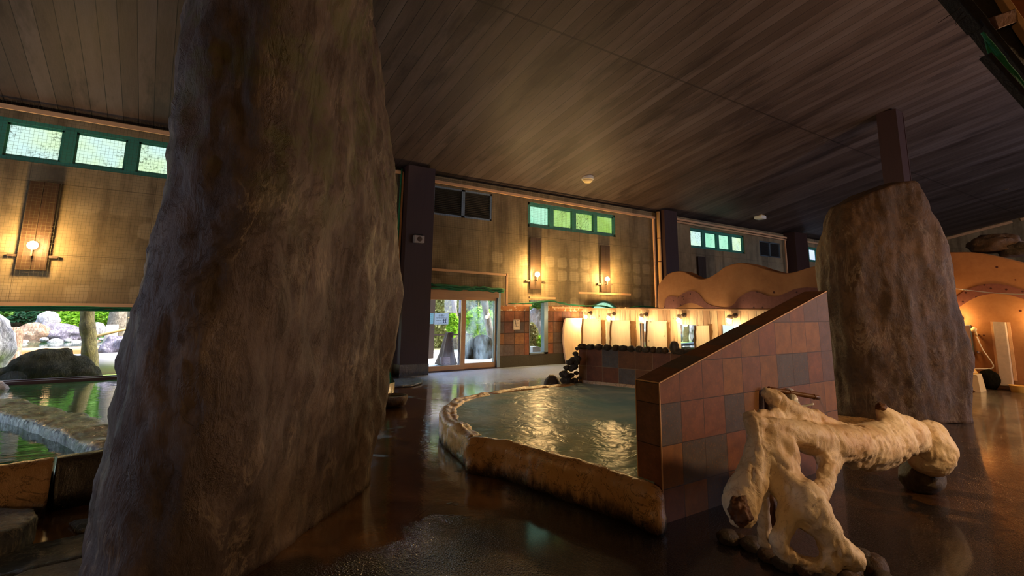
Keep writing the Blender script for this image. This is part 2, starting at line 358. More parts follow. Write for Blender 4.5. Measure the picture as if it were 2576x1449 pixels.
M['paper'] = paper_mat('laminated white paper', (226, 236, 246)); M['paperblue'] = paper_mat('laminated pale blue paper', (196, 230, 240))
M['paperlilac'] = simple('lilac paper', (206, 202, 226), .4, var=.02)
M['ink'] = simple('dark ink', (26, 28, 44), .5, var=0)
M['inkblue'] = simple('blue ink', (52, 66, 120), .5, var=0)
M['ivory'] = simple('ivory plate', (240, 214, 172), .4, var=.03)
M['steel'] = simple('grey housing', (150, 140, 130), .4, .3, var=.1)
M['greybox'] = simple('grey stone box', (150, 148, 140), .7, var=.12)
M['black'] = simple('black thatch', (22, 15, 12), .9, var=.4, nscale=30, bump=.8)
M['orangewood'] = wood_mat('orange brown planks', (140, 82, 44), 1, .5, .6, 14)
M['grasswet'] = simple('short green grass', (132, 168, 62), .8, var=.35, nscale=20, bump=.6)
M['gravel'] = simple('pale path paving', (206, 202, 194), .85, var=.08, nscale=40)
M['soil'] = simple('garden soil and moss', (124, 120, 84), .9, var=.35, nscale=3)
M['orangerim'] = simple('orange stained pool edge', (226, 160, 108), .5, var=.2, nscale=4)
M['logconc'] = simple('grey log shaped kerb', (166, 160, 166), .7, var=.12, nscale=6)
M['bark_tree'] = rock_mat('lichen speckled bark', (62, 50, 38), (98, 84, 52), (138, 122, 66), (150, 140, 90), bs=8.0, rough=.8)
M['bark_grey'] = rock_mat('grey bark', (96, 84, 74), (136, 122, 106), (170, 156, 138), (180, 170, 150), bs=6.0, rough=.8)
def leaf_mat(name, c1, c2):
    g = NG(name); n = g.white(g.vmath('FLOOR', g.scale(g.pos, (16, 16, 16)))); n2 = g.noise(1.5, 3)
    col = g.mix(n, s2l(c1), s2l(c2)); col = g.mix(g.math('MULTIPLY', n2, .5), col, s2l(c1))
    d = g.bsdf(col, .5, spec=.3); t = g.n('ShaderNodeBsdfTranslucent'); g.put(t.inputs[0], col)
    mx = g.n('ShaderNodeMixShader'); mx.inputs[0].default_value = .35; g.t.links.new(d, mx.inputs[1]); g.t.links.new(t.outputs[0], mx.inputs[2])
    return g.done(mx.outputs[0])
M['leaf_lime'] = leaf_mat('lime leaves', (96, 150, 24), (176, 216, 70))
M['leaf_mid'] = leaf_mat('mid green leaves', (62, 110, 42), (130, 172, 76))
M['leaf_dark'] = leaf_mat('dark green leaves', (22, 60, 38), (70, 116, 76))
M['leaf_olive'] = leaf_mat('olive hedge leaves', (92, 96, 50), (150, 150, 90))
M['siding'] = simple('pale pink siding', (224, 196, 206), .6, var=.06)
M['sidingwhite'] = simple('white slat siding', (240, 240, 244), .6, var=.04)
M['stump'] = wood_mat('bleached stump wood', (206, 180, 168), 2, .7, .55, 14)
M['stumpbrown'] = wood_mat('weathered stump', (98, 80, 66), 2, .7, .4, 12)
M['postwood'] = wood_mat('dark brown post', (54, 40, 36), 2, .6, .7)
M['lanternwood'] = wood_mat('tan lantern wood', (196, 158, 104), 2, .6, .8)
def glass_mat(name, tint, fog=0.0):
    g = NG(name)
    tr = g.n('ShaderNodeBsdfTransparent'); g.put(tr.inputs[0], tint)
    gl = g.n('ShaderNodeBsdfGlossy'); gl.inputs['Roughness'].default_value = .02
    lw = g.n('ShaderNodeLayerWeight'); fr = g.math('MULTIPLY_ADD', g.math('POWER', lw.outputs['Facing'], 5.0), .9, .035)
    mx = g.n('ShaderNodeMixShader'); g.put(mx.inputs[0], fr); g.t.links.new(tr.outputs[0], mx.inputs[1]); g.t.links.new(gl.outputs[0], mx.inputs[2])
    o = mx.outputs[0]
    if fog:
        x, y, z = g.xyz()
        df = g.n('ShaderNodeBsdfTranslucent'); g.put(df.inputs[0], (.75, .8, .78))
        m = g.math('MULTIPLY', g.step(g.noise(2.0, 4, .6, stretch=(2, 1, .7)), .35, .7), fog)
        m2 = g.n('ShaderNodeMixShader'); g.put(m2.inputs[0], m); g.t.links.new(o, m2.inputs[1]); g.t.links.new(df.outputs[0], m2.inputs[2]); o = m2.outputs[0]
    return g.done(o)
M['glass'] = glass_mat('clear window glass', (.96, .98, .97))
M['fogglass'] = glass_mat('misted window glass', (.94, .97, .96), .35)
def frosted(name, c1, c2, strength, mould=0.0):
    g = NG(name); x, y, z = g.xyz()
    n = g.noise(1.3, 3, .5); col = g.mix(g.step(n, .35, .65), s2l(c1), s2l(c2))
    if mould:
        mm = g.math('MULTIPLY', g.step(g.noise(22, 5, .75), .52, .60), g.step(g.noise(2.5, 3), .42, .55))
        col = g.mix(g.math('MULTIPLY', mm, mould), col, s2l((40, 48, 22)))
    e = g.n('ShaderNodeEmission'); g.put(e.inputs[0], col); e.inputs[1].default_value = strength
    d = g.bsdf((.1, .1, .1), .35, spec=.4)
    ad = g.n('ShaderNodeAddShader'); g.t.links.new(e.outputs[0], ad.inputs[0]); g.t.links.new(d, ad.inputs[1])
    return g.done(ad.outputs[0])
M['pane_white'] = frosted('daylit frosted pane', (196, 230, 226), (206, 236, 190), .52, .7)
M['pane_green'] = frosted('daylit mouldy green pane', (150, 196, 84), (172, 220, 128), .46, .95)
M['pane_mint'] = frosted('daylit mint pane', (150, 226, 190), (170, 232, 200), .50, .5)
M['pane_cool'] = frosted('daylit blue pane', (190, 206, 255), (206, 220, 255), .55)
M['fill_pane_left'] = frosted('glowing left fill pane', (196, 214, 255), (210, 226, 255), 2.4)  # self-glowing pane added as cool fill from the unseen left wall
M['fill_pane_front'] = frosted('glowing front fill pane', (196, 208, 255), (226, 228, 250), 3.6)  # self-glowing pane added as cool fill from the unseen front wall
def stream_mat():
    g = NG('falling water'); b = g.n('ShaderNodeBsdfGlossy'); b.inputs['Roughness'].default_value = .08
    t = g.n('ShaderNodeBsdfTransparent'); mx = g.n('ShaderNodeMixShader'); mx.inputs[0].default_value = .35
    d = g.bsdf(s2l((220, 200, 190)), .2)
    m2 = g.n('ShaderNodeMixShader'); m2.inputs[0].default_value = .4
    g.t.links.new(b.outputs[0], m2.inputs[1]); g.t.links.new(d, m2.inputs[2])
    g.t.links.new(t.outputs[0], mx.inputs[1]); g.t.links.new(m2.outputs[0], mx.inputs[2]); return g.done(mx.outputs[0])
M['stream'] = stream_mat()

# ------------------------------------------------------------------ mesh helpers
class MB:
    def __init__(s): s.bm = bmesh.new()
    def poly(s, pts):
        vs = [s.bm.verts.new(p) for p in pts]
        try: s.bm.faces.new(vs)
        except ValueError: pass
        return vs
    def box(s, a, b):
        x0, y0, z0 = (min(a[i], b[i]) for i in range(3)); x1, y1, z1 = (max(a[i], b[i]) for i in range(3))
        v = [s.bm.verts.new(p) for p in ((x0, y0, z0), (x1, y0, z0), (x1, y1, z0), (x0, y1, z0), (x0, y0, z1), (x1, y0, z1), (x1, y1, z1), (x0, y1, z1))]
        for f in ((0, 3, 2, 1), (4, 5, 6, 7), (0, 1, 5, 4), (1, 2, 6, 5), (2, 3, 7, 6), (3, 0, 4, 7)): s.bm.faces.new([v[i] for i in f])
        return s
    def beam(s, p, q, w, h, up=(0, 0, 1), w2=None, h2=None):
        p, q = Vector(p), Vector(q); d = (q-p).normalized(); a = d.cross(Vector(up))
        if a.length < 1e-4: a = d.cross(Vector((1, 0, 0)))
        a.normalize(); b = a.cross(d).normalized(); w2 = w2 or w; h2 = h2 or h
        v = []
        for c, ww, hh in ((p, w, h), (q, w2, h2)):
            for sx, sy in ((-1, -1), (1, -1), (1, 1), (-1, 1)): v.append(s.bm.verts.new(c + a*(sx*ww/2) + b*(sy*hh/2)))
        for f in ((3, 2, 1, 0), (4, 5, 6, 7), (0, 1, 5, 4), (1, 2, 6, 5), (2, 3, 7, 6), (3, 0, 4, 7)): s.bm.faces.new([v[i] for i in f])
        return s
    def prism(s, pts, off):
        off = Vector(off); a = [s.bm.verts.new(Vector(p)) for p in pts]; b = [s.bm.verts.new(Vector(p)+off) for p in pts]
        n = len(pts); s.bm.faces.new(a); s.bm.faces.new(b[::-1])
        for i in range(n): s.bm.faces.new((a[i], b[i], b[(i+1) % n], a[(i+1) % n]))
        bmesh.ops.recalc_face_normals(s.bm, faces=s.bm.faces[:]); return s
    def tube(s, path, r, seg=10, cap=True):
        path = [Vector(p) for p in path]; n = len(path); rr = r if isinstance(r, (list, tuple)) else [r]*n
        rings = []; prev = None
        for i, p in enumerate(path):
            t = (path[min(i+1, n-1)]-path[max(i-1, 0)]).normalized()
            if prev is None: a = t.orthogonal().normalized()
            else:
                a = prev - t*prev.dot(t); a.normalize()
            prev = a; b = t.cross(a)
            rings.append([s.bm.verts.new(p + (a*math.cos(2*PI*k/seg) + b*math.sin(2*PI*k/seg))*rr[i]) for k in range(seg)])
        for i in range(n-1):
            for k in range(seg): s.bm.faces.new((rings[i][k], rings[i][(k+1) % seg], rings[i+1][(k+1) % seg], rings[i+1][k]))
        if cap: s.bm.faces.new(rings[0][::-1]); s.bm.faces.new(rings[-1])
        return s
    def lathe(s, prof, c, axis=(0, 0, 1), seg=24):
        c = Vector(c); ax = Vector(axis).normalized(); a = ax.orthogonal().normalized(); b = ax.cross(a); rings = []
        for r, h in prof: rings.append([s.bm.verts.new(c + ax*h + (a*math.cos(2*PI*k/seg) + b*math.sin(2*PI*k/seg))*max(r, 1e-4)) for k in range(seg)])
        for i in range(len(rings)-1):
            for k in range(seg): s.bm.faces.new((rings[i][k], rings[i][(k+1) % seg], rings[i+1][(k+1) % seg], rings[i+1][k]))
        s.bm.faces.new(rings[0][::-1]); s.bm.faces.new(rings[-1])
        bmesh.ops.recalc_face_normals(s.bm, faces=s.bm.faces[:]); return s
    def ball(s, c, r, sub=2, sq=(1, 1, 1), rot=0.0, nz=0.0, nf=2.0, seed=0.0, flat=None):
        geo = bmesh.ops.create_icosphere(s.bm, subdivisions=sub, radius=1.0); c = Vector(c); ca, sa = math.cos(rot), math.sin(rot)
        for v in geo['verts']:
            p = v.co.copy()
            k = 1.0
            if nz: k += nz*mnoise.fractal(p*nf + Vector((seed, seed*1.7, seed*.3)), .9, 2.1, 4)
            p = Vector((p.x*sq[0], p.y*sq[1], p.z*sq[2]))*(r*k)
            p = Vector((p.x*ca - p.y*sa, p.x*sa + p.y*ca, p.z)) + c
            if flat is not None and p.z < flat: p.z = flat
            v.co = p
        return s
def setp(o, label=None, cat=None, group=None, kind=None):
    if label: o['label'] = label
    if cat: o['category'] = cat
    if group: o['group'] = group
    if kind: o['kind'] = kind
    return o
def fin(name, mb, mat, parent=None, smooth=False, label=None, cat=None, group=None, kind=None, bevel=0.0):
    bm = mb.bm if isinstance(mb, MB) else mb
    me = bpy.data.meshes.new(name)
    o = bpy.data.objects.new(name, me); COL.objects.link(o)
    if parent is not None:
        off = Vector((0, 0, 0)); q = parent
        while q is not None: off += q.location; q = q.parent
        bmesh.ops.translate(bm, verts=bm.verts[:], vec=-off)
        o.parent = parent
    else:
        # origin at the middle of the base
        if bm.verts:
            xs = [v.co for v in bm.verts]; mn = Vector((min(c.x for c in xs), min(c.y for c in xs), min(c.z for c in xs))); mx = Vector((max(c.x for c in xs), max(c.y for c in xs), max(c.z for c in xs)))
            b = Vector(((mn.x+mx.x)/2, (mn.y+mx.y)/2, mn.z))
            bmesh.ops.translate(bm, verts=bm.verts[:], vec=-b); o.location = b
    bm.normal_update()
    bm.to_mesh(me); bm.free()
    if mat is not None: me.materials.append(M[mat] if isinstance(mat, str) else mat)
    if smooth:
        for p in me.polygons: p.use_smooth = True
    if bevel:
        md = o.modifiers.new('bevel', 'BEVEL'); md.width = bevel; md.segments = 2; md.limit_method = 'ANGLE'
    setp(o, label, cat, group, kind)
    return o
def empty(name, loc, label=None, cat=None, group=None, kind=None):
    o = bpy.data.objects.new(name, None); COL.objects.link(o); o.location = Vector(loc); o.empty_display_size = .1
    return setp(o, label, cat, group, kind)
def remesh(o, voxel, smooth=3, disp=None):
    md = o.modifiers.new('r', 'REMESH'); md.mode = 'VOXEL'; md.voxel_size = voxel; md.use_smooth_shade = True
    if smooth:
        sm = o.modifiers.new('s', 'SMOOTH'); sm.iterations = smooth; sm.factor = .5
    dg = bpy.context.evaluated_depsgraph_get(); me = bpy.data.meshes.new_from_object(o.evaluated_get(dg))
    mats = list(o.data.materials); o.modifiers.clear(); o.data = me
    if disp:
        amp, fr = disp; w = o.matrix_world.translation.copy() if False else o.location.copy()
        nrm = [v.normal.copy() for v in me.vertices]
        for v, n in zip(me.vertices, nrm):
            p = v.co + w
            v.co += n*(amp*mnoise.fractal(p*fr, .9, 2.1, 5))
    for p in me.polygons: p.use_smooth = True
    me.materials.clear()
    for m in mats: me.materials.append(m)
    return o
def capsules(mb, chains):
    """each chain: list of (point, radius); spheres strung along it"""
    for ch in chains:
        if len(ch) == 1: mb.ball(ch[0][0], ch[0][1], 2)
        for (p, r), (q, s_) in zip(ch[:-1], ch[1:]):
            p, q = Vector(p), Vector(q); L = (q-p).length; n = max(1, int(L/(.30*min(r, s_))+.5))
            for i in range(n+1):
                t = i/n; mb.ball(p.lerp(q, t), r + (s_-r)*t, 3 if r > .08 else 2)
    return mb
def interp(tab, t):
    if t <= tab[0][0]: return tab[0][1]
    for (a, va), (b, vb) in zip(tab[:-1], tab[1:]):
        if t <= b:
            k = (t-a)/(b-a); return va + (vb-va)*k
    return tab[-1][1]
def ceil_z(y): return 5.0 + .21*(11.8-y)
YW = 11.80      # inner face of the long window wall

# ================================================================== SETTING
XL, XR, YF = -7.0, 33.7, -5.0
mb = MB(); N = 8
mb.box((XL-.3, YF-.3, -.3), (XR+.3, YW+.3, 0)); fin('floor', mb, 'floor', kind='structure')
mb = MB()
zc0, zc1 = ceil_z(YF-.3), ceil_z(YW+.3)
mb.prism([(XL-.3, YF-.3, zc0), (XL-.3, YW+.3, zc1), (XL-.3, YW+.3, zc1+.2), (XL-.3, YF-.3, zc0+.2)], (XR-XL+.6, 0, 0))
fin('ceiling', mb, 'ceiling', kind='structure')

# back wall with its openings: (x0, x1, z0, z1)
def rect_px(xa, ya, xb, yb):
    a, b = PY(xa, ya, YW), PY(xb, yb, YW); return a, b
HOLES = {}
HOLES['pool'] = (-6.6, 4.35, .26, 1.46)
HOLES['cl_left'] = (-5.335, 2.945, 3.97, 4.70)
HOLES['door'] = (5.40, 7.62, 0.0, 2.00)
HOLES['narrow'] = (8.60, 9.26, .31, 1.80)
HOLES['louver'] = (5.52, 7.30, 3.92, 4.68)
HOLES['cl_mid'] = (8.53, 12.08, 3.90, 4.63)
HOLES['arch'] = (10.85, 12.20, .9, 1.84)
HOLES['cl_right'] = (15.95, 19.42, 3.86, 4.60)
HOLES['louver2'] = (20.5, 22.1, 3.85, 4.5)
HOLES['cl_far'] = (23.75, 27.2, 3.86, 4.55)
xs = sorted({XL-.3, XR+.3} | {h[i] for h in HOLES.values() for i in (0, 1)})
mb = MB()
for xa, xb in zip(xs[:-1], xs[1:]):
    hs = sorted([(h[2], h[3]) for h in HOLES.values() if h[0] < xb-1e-6 and h[1] > xa+1e-6])
    z = 0.0
    for za, zb in hs + [(zc1, None)]:
        if za > z+1e-6: mb.box((xa, YW, z), (xb, YW+.26, za))
        if zb is not None: z = zb
# spandrels that turn the arched window's square hole into a half circle
ax0, ax1, az0, az1 = HOLES['arch']; acx, arx = (ax0+ax1)/2, (ax1-ax0)/2; azb = 1.30; arz = az1-azb
for sgn in (-1, 1):
    pts = [(acx+sgn*arx, YW, az1)] + [(acx+sgn*arx*math.cos(t*PI/2/10), YW, azb+arz*math.sin(t*PI/2/10)) for t in range(11)]
    mb.prism(pts, (0, .26, 0))
fin('wall_back', mb, 'backwall', kind='structure')
def wall(name, a, b, mat='wall'): fin(name, MB().box(a, b), mat, kind='structure')
# end wall, slanting top against the ceiling
mb = MB(); mb.prism([(XR, YF-.3, 0), (XR, YW+.2, 0), (XR, YW+.2, ceil_z(YW+.2)), (XR, YF-.3, ceil_z(YF-.3))], (.3, 0, 0)); fin('wall_end', mb, 'wall', kind='structure')
# near walls behind and to the left of the photographer, each with an opening for an added glowing window
def window_hole_wall(name, axis, pos, thick, lo, hi, top0, top1, hole):
    mb = MB(); a0, a1, z0, z1 = hole
    def seg(u0, u1, zlo, zhi):
        if axis == 'x': mb.box((pos, u0, zlo), (pos-thick, u1, zhi))
        else: mb.box((u0, pos, zlo), (u1, pos-thick, zhi))
    seg(lo, a0, 0, top0); seg(a1, hi, 0, top0); seg(a0, a1, 0, z0); seg(a0, a1, z1, top0)
    fin(name, mb, 'wall', kind='structure')
window_hole_wall('wall_left', 'x', XL, .3, YF, YW+.2, 8.4, 8.4, (5.6, 10.6, .9, 3.2))
window_hole_wall('wall_front', 'y', YF, .3, XL-.3, XR+.3, 8.5, 8.5, (12.0, 27.0, 1.2, 3.2))

# windows ------------------------------------------------------------
wn = [0]
def window(key, panes, fmat, pmats, fw=.07, mull=.09, yo=.06):
    x0, x1, z0, z1 = HOLES[key]; wn[0] += 1
    w = empty('window_%d' % wn[0], (x0, YW+yo, z0), kind='structure')
    mb = MB()
    for a, b in (((x0, z0), (x1, z0+fw)), ((x0, z1-fw), (x1, z1)), ((x0, z0), (x0+fw, z1)), ((x1-fw, z0), (x1, z1))):
        mb.box((a[0], YW+yo-.04, a[1]), (b[0], YW+yo+.06, b[1]))
    fin('window_frame', mb, fmat, w)
    wdt = (x1-x0)/panes
    for i in range(panes):
        xa, xb = x0+i*wdt, x0+(i+1)*wdt
        if i: fin('mullion', MB().box((xa-mull/2, YW+yo-.05, z0+fw), (xa+mull/2, YW+yo+.06, z1-fw)), fmat, w)
        a = xa + (fw if i == 0 else mull/2); b = xb - (fw if i == panes-1 else mull/2)
        s = MB(); e = .035
        for p, q in (((a, z0+fw), (b, z0+fw+e)), ((a, z1-fw-e), (b, z1-fw)), ((a, z0+fw), (a+e, z1-fw)), ((b-e, z0+fw), (b, z1-fw))):
            s.box((p[0], YW+yo-.01, p[1]), (q[0], YW+yo+.05, q[1]))
        sa = fin('sash', s, fmat, w)
        fin('pane', MB().box((a+e, YW+yo+.012, z0+fw+e), (b-e, YW+yo+.024, z1-fw-e)), pmats[i % len(pmats)], sa)
    return w
window('cl_left', 9, 'frame', ['pane_white'], .07, .17)
window('cl_mid', 4, 'frame', ['pane_mint', 'pane_green', 'pane_green', 'pane_green'], .08, .15)
window('cl_right', 4, 'frame', ['pane_white', 'pane_mint', 'pane_mint', 'pane_white'], .07, .16, .1)
window('cl_far', 4, 'frame', ['pane_white', 'pane_cool', 'pane_cool', 'pane_cool'], .08, .2, .1)
def louver(key):
    x0, x1, z0, z1 = HOLES[key]; wn[0] += 1; w = empty('window_%d' % wn[0], (x0, YW+.05, z0), kind='structure')
    mb = MB(); fw = .05
    for a, b in (((x0, z0), (x1, z0+fw)), ((x0, z1-fw), (x1, z1)), ((x0, z0), (x0+fw, z1)), ((x1-fw, z0), (x1, z1)), (((x0+x1)/2-.05, z0), ((x0+x1)/2+.05, z1))):
        mb.box((a[0], YW+.01, a[1]), (b[0], YW+.12, b[1]))
    fin('window_frame', mb, 'greyframe', w)
    for h in (0, 1):
        a = x0+fw if h == 0 else (x0+x1)/2+.05; b = (x0+x1)/2-.05 if h == 0 else x1-fw
        s = MB()
        n = 14
        for k in range(n):
            zz = z0+fw+(k+.5)*(z1-z0-2*fw)/n
            s.beam((a, YW+.07, zz), (b, YW+.07, zz), .07, .012, up=(0, .5, 1))
        s.box((a, YW+.11, z0+fw), (b, YW+.13, z1-fw))
        fin('louvre_panel', s, 'louver', w)
louver('louver'); louver('louver2')
# wide pool window: fixed sheets of glass, dark sliding track along the sill
x0, x1, z0, z1 = HOLES['pool']; wn[0] += 1; w = empty('window_%d' % wn[0], (x0, YW+.08, z0), kind='structure')
mb = MB()
mb.box((x0, YW-.05, z0-.03), (x1, YW+.05, z0+.02)); mb.box((x0, YW+.07, z0-.03), (x1, YW+.16, z0+.035)); mb.box((x0, YW-.02, z0-.04), (x1, YW+.2, z0))
fin('sill_track', mb, 'darktrack', w)
fin('head_rail', MB().box((x0, YW+.02, z1-.035), (x1, YW+.12, z1)), 'greyframe', w)
for a, b in ((x0, -2.95), (-2.95, 1.0), (1.0, x1)): fin('pane', MB().box((a, YW+.08, z0+.02), (b, YW+.09, z1-.03)), 'glass', w)
# narrow window
x0, x1, z0, z1 = HOLES['narrow']; wn[0] += 1; w = empty('window_%d' % wn[0], (x0, YW+.1, z0), kind='structure')
mb = MB(); fw = .045
for a, b in (((x0, z0), (x1, z0+fw)), ((x0, z1-fw), (x1, z1)), ((x0, z0), (x0+fw*.6, z1)), ((x1-fw*3, z0), (x1, z1))): mb.box((a[0], YW-.01, a[1]), (b[0], YW+.14, b[1]))
fin('window_frame', mb, 'greyframe', w); fin('pane', MB().box((x0+.03, YW+.09, z0+fw), (x1-fw*3, YW+.1, z1-fw)), 'glass', w)
# arched window
wn[0] += 1; w = empty('window_%d' % wn[0], (ax0, YW+.06, az0), kind='structure')
mb = MB(); outer = [(acx+arx*math.cos(t*PI/24), azb+arz*math.sin(t*PI/24)) for t in range(25)]; inner = [(acx+(arx-.07)*math.cos(t*PI/24), azb+(arz-.06)*math.sin(t*PI/24)) for t in range(25)]
for i in range(24):
    mb.prism([(outer[i][0], YW+.02, outer[i][1]), (outer[i+1][0], YW+.02, outer[i+1][1]), (inner[i+1][0], YW+.02, inner[i+1][1]), (inner[i][0], YW+.02, inner[i][1])], (0, .1, 0))
mb.box((ax0, YW+.02, az0), (ax0+.07, YW+.12, azb)); mb.box((ax1-.07, YW+.02, az0), (ax1, YW+.12, azb)); mb.box((ax0, YW+.02, az0), (ax1, YW+.12, az0+.06))
fin('window_frame', mb, 'frame', w)
mb = MB(); mb.prism([(p[0], YW+.07, p[1]) for p in inner] + [(ax0+.07, YW+.07, az0+.06), (ax1-.07, YW+.07, az0+.06)], (0, .012, 0))
fin('pane', mb, 'pane_mint', w)
# glowing windows added to the unseen near walls to light the hall
def fill_window(axis, pos, a0, a1, z0, z1, n):
    wn[0] += 1
    w = empty('window_%d' % wn[0], (pos, a0, z0) if axis == 'x' else (a0, pos, z0), kind='structure'); mb = MB()
    def bx(u0, u1, za, zb, d0, d1): return ((pos+d0, u0, za), (pos+d1, u1, zb)) if axis == 'x' else ((u0, pos+d0, za), (u1, pos+d1, zb))
    for q in (bx(a0, a1, z0, z0+.08, -.12, 0), bx(a0, a1, z1-.08, z1, -.12, 0)): mb.box(*q)
    for i in range(n+1):
        u = a0+(a1-a0)*i/n; mb.box(*bx(max(a0, u-.05), min(a1, u+.05), z0, z1, -.12, 0))
    fin('window_frame', mb, 'frame', w)
    for i in range(n):
        ua, ub = a0+(a1-a0)*i/n+.05, a0+(a1-a0)*(i+1)/n-.05
        fin('pane', MB().box(*bx(ua, ub, z0+.08, z1-.08, -.08, -.06)), 'fill_pane_left' if axis == 'x' else 'fill_pane_front', w)
fill_window('x', XL, 5.6, 10.6, .9, 3.2, 4); fill_window('y', YF, 12.0, 27.0, 1.2, 3.2, 9)

# sliding door ---------------------------------------------------------
d = empty('door_1', (5.40, YW, 0), kind='structure')
dx0, dx1 = 5.40, 7.62
fin('door_header', MB().box((dx0, YW-.06, 1.84), (dx1-.08, YW+.1, 2.0)), 'doorframe', d)
fin('door_sill', MB().box((dx0, YW-.05, 0), (dx1, YW+.2, .025)), 'darktrack', d)
def leaf(name, a, b, yy, pm, stile, gl, bottom=.15):
    mb = MB(); mb.box((a, yy-.02, .03), (b, yy+.03, bottom)); mb.box((a, yy-.02, 1.76), (b, yy+.03, 1.84))
    mb.box((a, yy-.02, bottom), (a+stile[0], yy+.03, 1.76)); mb.box((b-stile[1], yy-.02, bottom), (b, yy+.03, 1.76))
    l = fin(name, mb, pm, d)
    fin('pane', MB().box((a+stile[0], yy, bottom), (b-stile[1], yy+.008, 1.76)), gl, l)
leaf('door_leaf', dx0, 6.55, YW-.02, 'doorframe', (.05, .12), 'glass', .14)
leaf('door_leaf', 6.50, dx1-.09, YW+.06, 'doorframe', (.05, .03), 'fogglass', .16)
mb = MB(); mb.box((dx1-.09, YW-.03, 0), (dx1, YW+.12, 2.0)); fin('door_jamb', mb, 'greyframe', d)
fin('edge_strip', MB().box((6.555, YW+.03, .16), (6.585, YW+.058, 1.76)), 'greyframe', d)
fin('edge_strip', MB().box((7.44, YW+.03, .16), (7.46, YW+.058, 1.76)), 'greyframe', d)

# battens (pale strips that hold the nets) ---------------------------------
tn = [0]
def trim(p, q, w=.05, h=.05, mat='batten'):
    tn[0] += 1; fin('trim_%d' % tn[0], MB().beam(p, q, w, h), mat, kind='structure')
YB = YW-.128
trim((-7, YB, 4.86), (4.62, YB, 4.83), .05, .075)
trim((5.45, YB, 4.75), (13.85, YB, 4.71), .05, .07)
trim((13.78, YB, 1.66), (13.78, YB, 4.70), .05, .06)
trim((5.42, YB, 2.50), (7.74, YB, 2.46), .05, .06)
trim((7.74, YB, 1.66), (7.74, YB, 2.50), .05, .06)
trim((7.74, YB, 1.655), (8.58, YB, 1.655), .05, .06)
trim((8.5, YB, 1.87), (9.42, YB, 1.87), .06, .05)
trim((10.35, YB, 2.05), (12.55, YB, 2.05), .05, .06)
trim((9.35, YB, 1.60), (10.8, YB, 1.60), .03, .04)
trim((12.3, YB, 1.62), (13.8, YB, 1.62), .05, .05)
trim((14.75, YB, 4.80), (22.5, YB, 4.76), .05, .07)
trim((14.75, YB, 4.70), (22.4, YB, 4.66), .05, .05)
trim((22.3, YB, 1.9), (22.3, YB, 4.66), .05, .06)
trim((23.6, YB, 4.74), (33.5, YB, 4.70), .05, .07)
trim((-7, YB, 1.535), (4.62, YB, 1.535), .06, .06)
trim((4.62, YB, 1.2), (4.62, YB, 4.85), .05, .05)
for ya, yb in ((10.8, 6.6), (6.3, 1.5)): trim((XR-.05, ya, ceil_z(ya)-.12), (XR-.05, yb, ceil_z(yb)-.12), .06, .12)

# pillars ------------------------------------------------------------------
def pillar(x0, x1, y0, y1, label, base=True):
    zt = ceil_z(y0)+.05
    p = empty('wooden_pillar', ((x0+x1)/2, (y0+y1)/2, 0), label, 'pillar', 'plum brown pillars along the window wall')
    fin('shaft', MB().prism([(x0, y0, .26), (x1, y0, .26), (x1, y1, .26), (x0, y1, .26)], (0, 0, ceil_z(y1)-.27)), 'pillar', p)
    fin('stone_base', MB().box((x0-.01, y0-.01, 0), (x1+.01, y1, .26)), 'darkrim', p)
P1 = pillar(4.66, 5.37, 11.40, YW-.005, 'plum brown pillar left of the sliding glass door, carrying a small box')
pillar(14.05, 14.72, 11.42, YW-.005, 'plum brown pillar behind the left end of the wavy ochre wall')
pillar(22.45, 23.5, 11.3, YW-.005, 'farthest plum brown pillar, between the dark louvre and the last bright window')
c = empty('wooden_column', (14.47, 4.76, 0), 'dark square column rising from behind the rust brown rock to the ceiling', 'pillar')
fin('shaft', MB().box((14.28, 4.55, 0), (14.68, 4.97, ceil_z(4.97)+.02)), 'pillar', c)
fin('capping_strip', MB().box((14.685, 4.54, 0), (14.72, 4.98, ceil_z(4.97)+.0)), 'pillar', c)

# ================================================================== WALL FITTINGS
# bird nets: real cords
def net(x0, x1, z0, z1, sp, w, label, holes=(), yy=YW-.105):
    mb = MB(); rr = random.Random(int(x0*10)+3)
    def strand(p, q):
        n = 10; pts = [Vector(p).lerp(Vector(q), i/n) + Vector((rr.uniform(-.006, .006), 0, rr.uniform(-.006, .006))) for i in range(n+1)]
        mb.tube(pts, w, 4, False)
    def spans(lo, hi, cuts):
        out = [(lo, hi)]
        for a, b in cuts:
            nx = []
            for s_, e in out:
                if b <= s_ or a >= e: nx.append((s_, e)); continue
                if a > s_: nx.append((s_, a))
                if b < e: nx.append((b, e))
            out = nx
        return out
    x = x0
    while x <= x1:
        for a, b in spans(z0, z1, [(h[2], h[3]) for h in holes if h[0] < x < h[1]]): strand((x, yy, a), (x, yy, b))
        x += sp
    z = z0
    while z <= z1:
        for a, b in spans(x0, x1, [(h[0], h[1]) for h in holes if h[2] < z < h[3]]): strand((a, yy, z), (b, yy, z))
        z += sp
    return fin('bird_net', mb, 'net', label=label, cat='net')
NET1 = net(-6.0, 4.6, 1.48, 5.0, .058, .0016, 'fine dark bird net over the left concrete bay and its bright windows')
NET2 = net(5.40, 13.76, 1.66, 4.93, .05, .0016, 'fine dark bird net over the concrete bay above the sliding glass door', holes=[(5.3, 7.72, 0, 2.06)])
def hem(pts, r, parent, name='hem'):
    mb = MB()
    for k in range(3):
        path = []
        rr = random.Random(k+len(pts))
        for (a, b) in zip(pts[:-1], pts[1:]):
            for i in range(6):
                p = Vector(a).lerp(Vector(b), i/6); path.append(p + Vector((0, rr.uniform(-.012, .012), rr.uniform(-.5, .5)*r)))
        path.append(Vector(pts[-1]))
        off = Vector((0, -.012*k, (k-1)*r*.7)); mb.tube([p+off for p in path], r*.6, 6)
    return fin(name, mb, 'netgreen', parent, True, label='bunched green hem of the net')
yh = YW-.12
